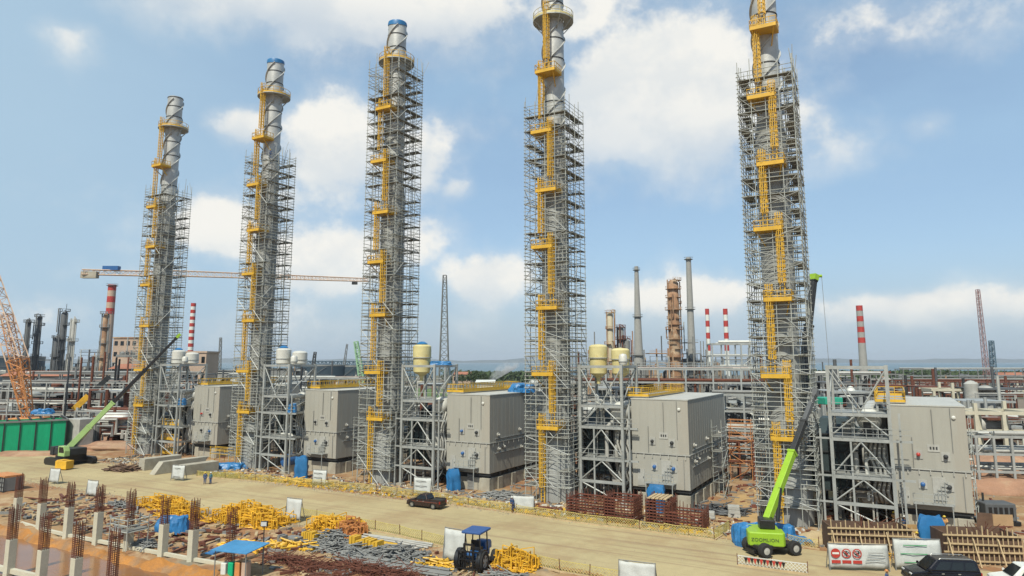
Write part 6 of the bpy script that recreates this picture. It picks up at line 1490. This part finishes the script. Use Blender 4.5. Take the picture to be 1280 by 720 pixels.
# ------------------------------------------------------------------ loose clutter on the ground
def clutter(name, label, zone, n, mats, seed, smax=.5):
    r = random.Random(seed); m = MB(); n = int(n*1.7)
    for i in range(n):
        lx, ly = zone(r); p = W(2, lx, ly, 0); z = max(height(p.x, p.y), 0); a = r.uniform(0, 3.14); L_ = r.uniform(.2, 1)*smax*(3 if r.random() < .3 else 1); w = r.uniform(.05, .3); h = r.uniform(.03, .25)
        d = Vector((math.cos(a), math.sin(a), 0))*L_/2; q = Vector((p.x, p.y, z+h/2)); m.bar(q-d, q+d, w, h)
    o = m.build(name, mats); tag(o, label, 'debris', 'loose site debris', 'stuff')
zn = lambda r: (r.uniform(-60, 68), -8.8 + 7.5*r.random()**1.5)
clutter('timber_debris', 'pale timber offcuts strewn along the foot of the boiler row', zn, 700, WOOD, 1, .6)
clutter('steel_debris', 'grey steel scraps strewn along the foot of the boiler row', zn, 600, MIDREF, 2, .6)
clutter('rust_debris', 'rusty scraps strewn along the foot of the boiler row', zn, 350, RUST, 3, .6)
clutter('white_debris', 'white scraps and bags along the foot of the boiler row', zn, 300, WHITE, 4, .3)
clutter('yellow_debris', 'yellow scraps along the far road edge', lambda r: (r.uniform(-30, 50), r.uniform(-9.6, -6)), 350, YEL, 5, .5)
zn2 = lambda r: (r.uniform(-30, 40), r.uniform(-40, -28.5))
clutter('yard_timber_debris', 'timber scraps scattered between the pit and the road', zn2, 260, WOOD, 6, .7)
clutter('yard_steel_debris', 'grey scraps scattered between the pit and the road', zn2, 240, MIDREF, 7, .7)
clutter('yard_rust_debris', 'rusty bars scattered between the pit and the road', zn2, 260, RUST, 8, 1.0)
zn3 = lambda r: (r.uniform(-60, 80), r.uniform(4, 34))
clutter('back_steel_debris', 'grey scraps scattered behind the boiler row', zn3, 700, MIDREF, 9, 1.0)
clutter('back_rust_debris', 'brown scraps scattered behind the boiler row', zn3, 500, RUSTD, 10, 1.0)
def gravel():
    r = random.Random(31); m = MB()
    for i in range(5200):
        k = r.random(); lx = r.uniform(-60, 60); ly = (-10.2 + r.gauss(0, .6)) if k < .4 else (-27 + r.gauss(0, .8)) if k < .75 else r.uniform(-27, -10)
        p = W(2, lx, ly, .0); p.z = max(0, height(p.x, p.y)); s_ = r.uniform(.04, .15) if k < .75 else r.uniform(.03, .07); a = r.uniform(0, 6.28)
        b = [p + Vector((math.cos(a+q*2.1)*s_, math.sin(a+q*2.1)*s_, 0)) for q in range(3)] + [p + Vector((r.uniform(-.3, .3)*s_, 0, s_*r.uniform(.6, 1.1)))]
        m.add(b, [(0,1,3),(1,2,3),(2,0,3)])
    tag(m.build('gravel', M('gravel_stones', (.36, .30, .22), .95, 0, .4, 2)), 'loose stones scattered along both edges of the dirt road', 'gravel', None, 'stuff')
gravel()
def tufts():
    r = random.Random(3); m = MB()
    for i in range(5200):
        if i % 4: lx, ly = r.uniform(-46, -22), -10.2 + r.gauss(0, .7) + 1.2
        else: lx, ly = r.uniform(-30, 60), -9.0 + r.gauss(0, .5)
        p = W(2, lx, ly, .02); a = r.uniform(0, 6.28); h = r.uniform(.12, .4); d = Vector((math.cos(a), math.sin(a), 0))*.06; e = Vector((r.gauss(0, .1), r.gauss(0, .1), h))
        m.add([p-d, p+d, p+e], [(0, 1, 2)])
    tag(m.build('dry_grass', GRASS), 'dry yellow grass on the verge of the dirt road', 'grass', None, 'stuff')
tufts()
# red brown spoil heaps behind the far left stacks and at the right
SOIL = M('red_soil', (.36, .20, .13), .95, 0, .2, .4, bump=.5, tint=(.42, .29, .18), tamt=.6)
for i, (u, v, sx, sy, sz) in enumerate([(128, 560, 9, 5, 1.6), (150, 552, 8, 5, 1.4), (30, 568, 10, 3, .9), (1262, 612, 7, 5, 2.2), (1250, 590, 8, 6, 3.0), (925, 560, 4, 5, 1.0)]):
    o = lump('soil_mound', SOIL, None, None, (*G(u, v), -.2), sx, sy, sz, 50+i, sub=4); struct(o)

# ------------------------------------------------------------------ haze
hm = bpy.data.materials.new('haze'); hm.use_nodes = True; nt = hm.node_tree; nt.nodes.clear()
ho = nt.nodes.new('ShaderNodeOutputMaterial'); hv = nt.nodes.new('ShaderNodeVolumePrincipled'); hv.inputs['Density'].default_value = HAZE_DENSITY; hv.inputs['Color'].default_value = (.86, .92, 1, 1); hv.inputs['Anisotropy'].default_value = .2
nt.links.new(hv.outputs[0], ho.inputs['Volume'])
if HAZE_DENSITY > 0:
    hz = MB().box(-14200, -3200, -5, 14200, 12700, 126).build('haze', hm); hz['kind'] = 'stuff'; hz['label'] = 'thin pale haze over the whole site and bay'
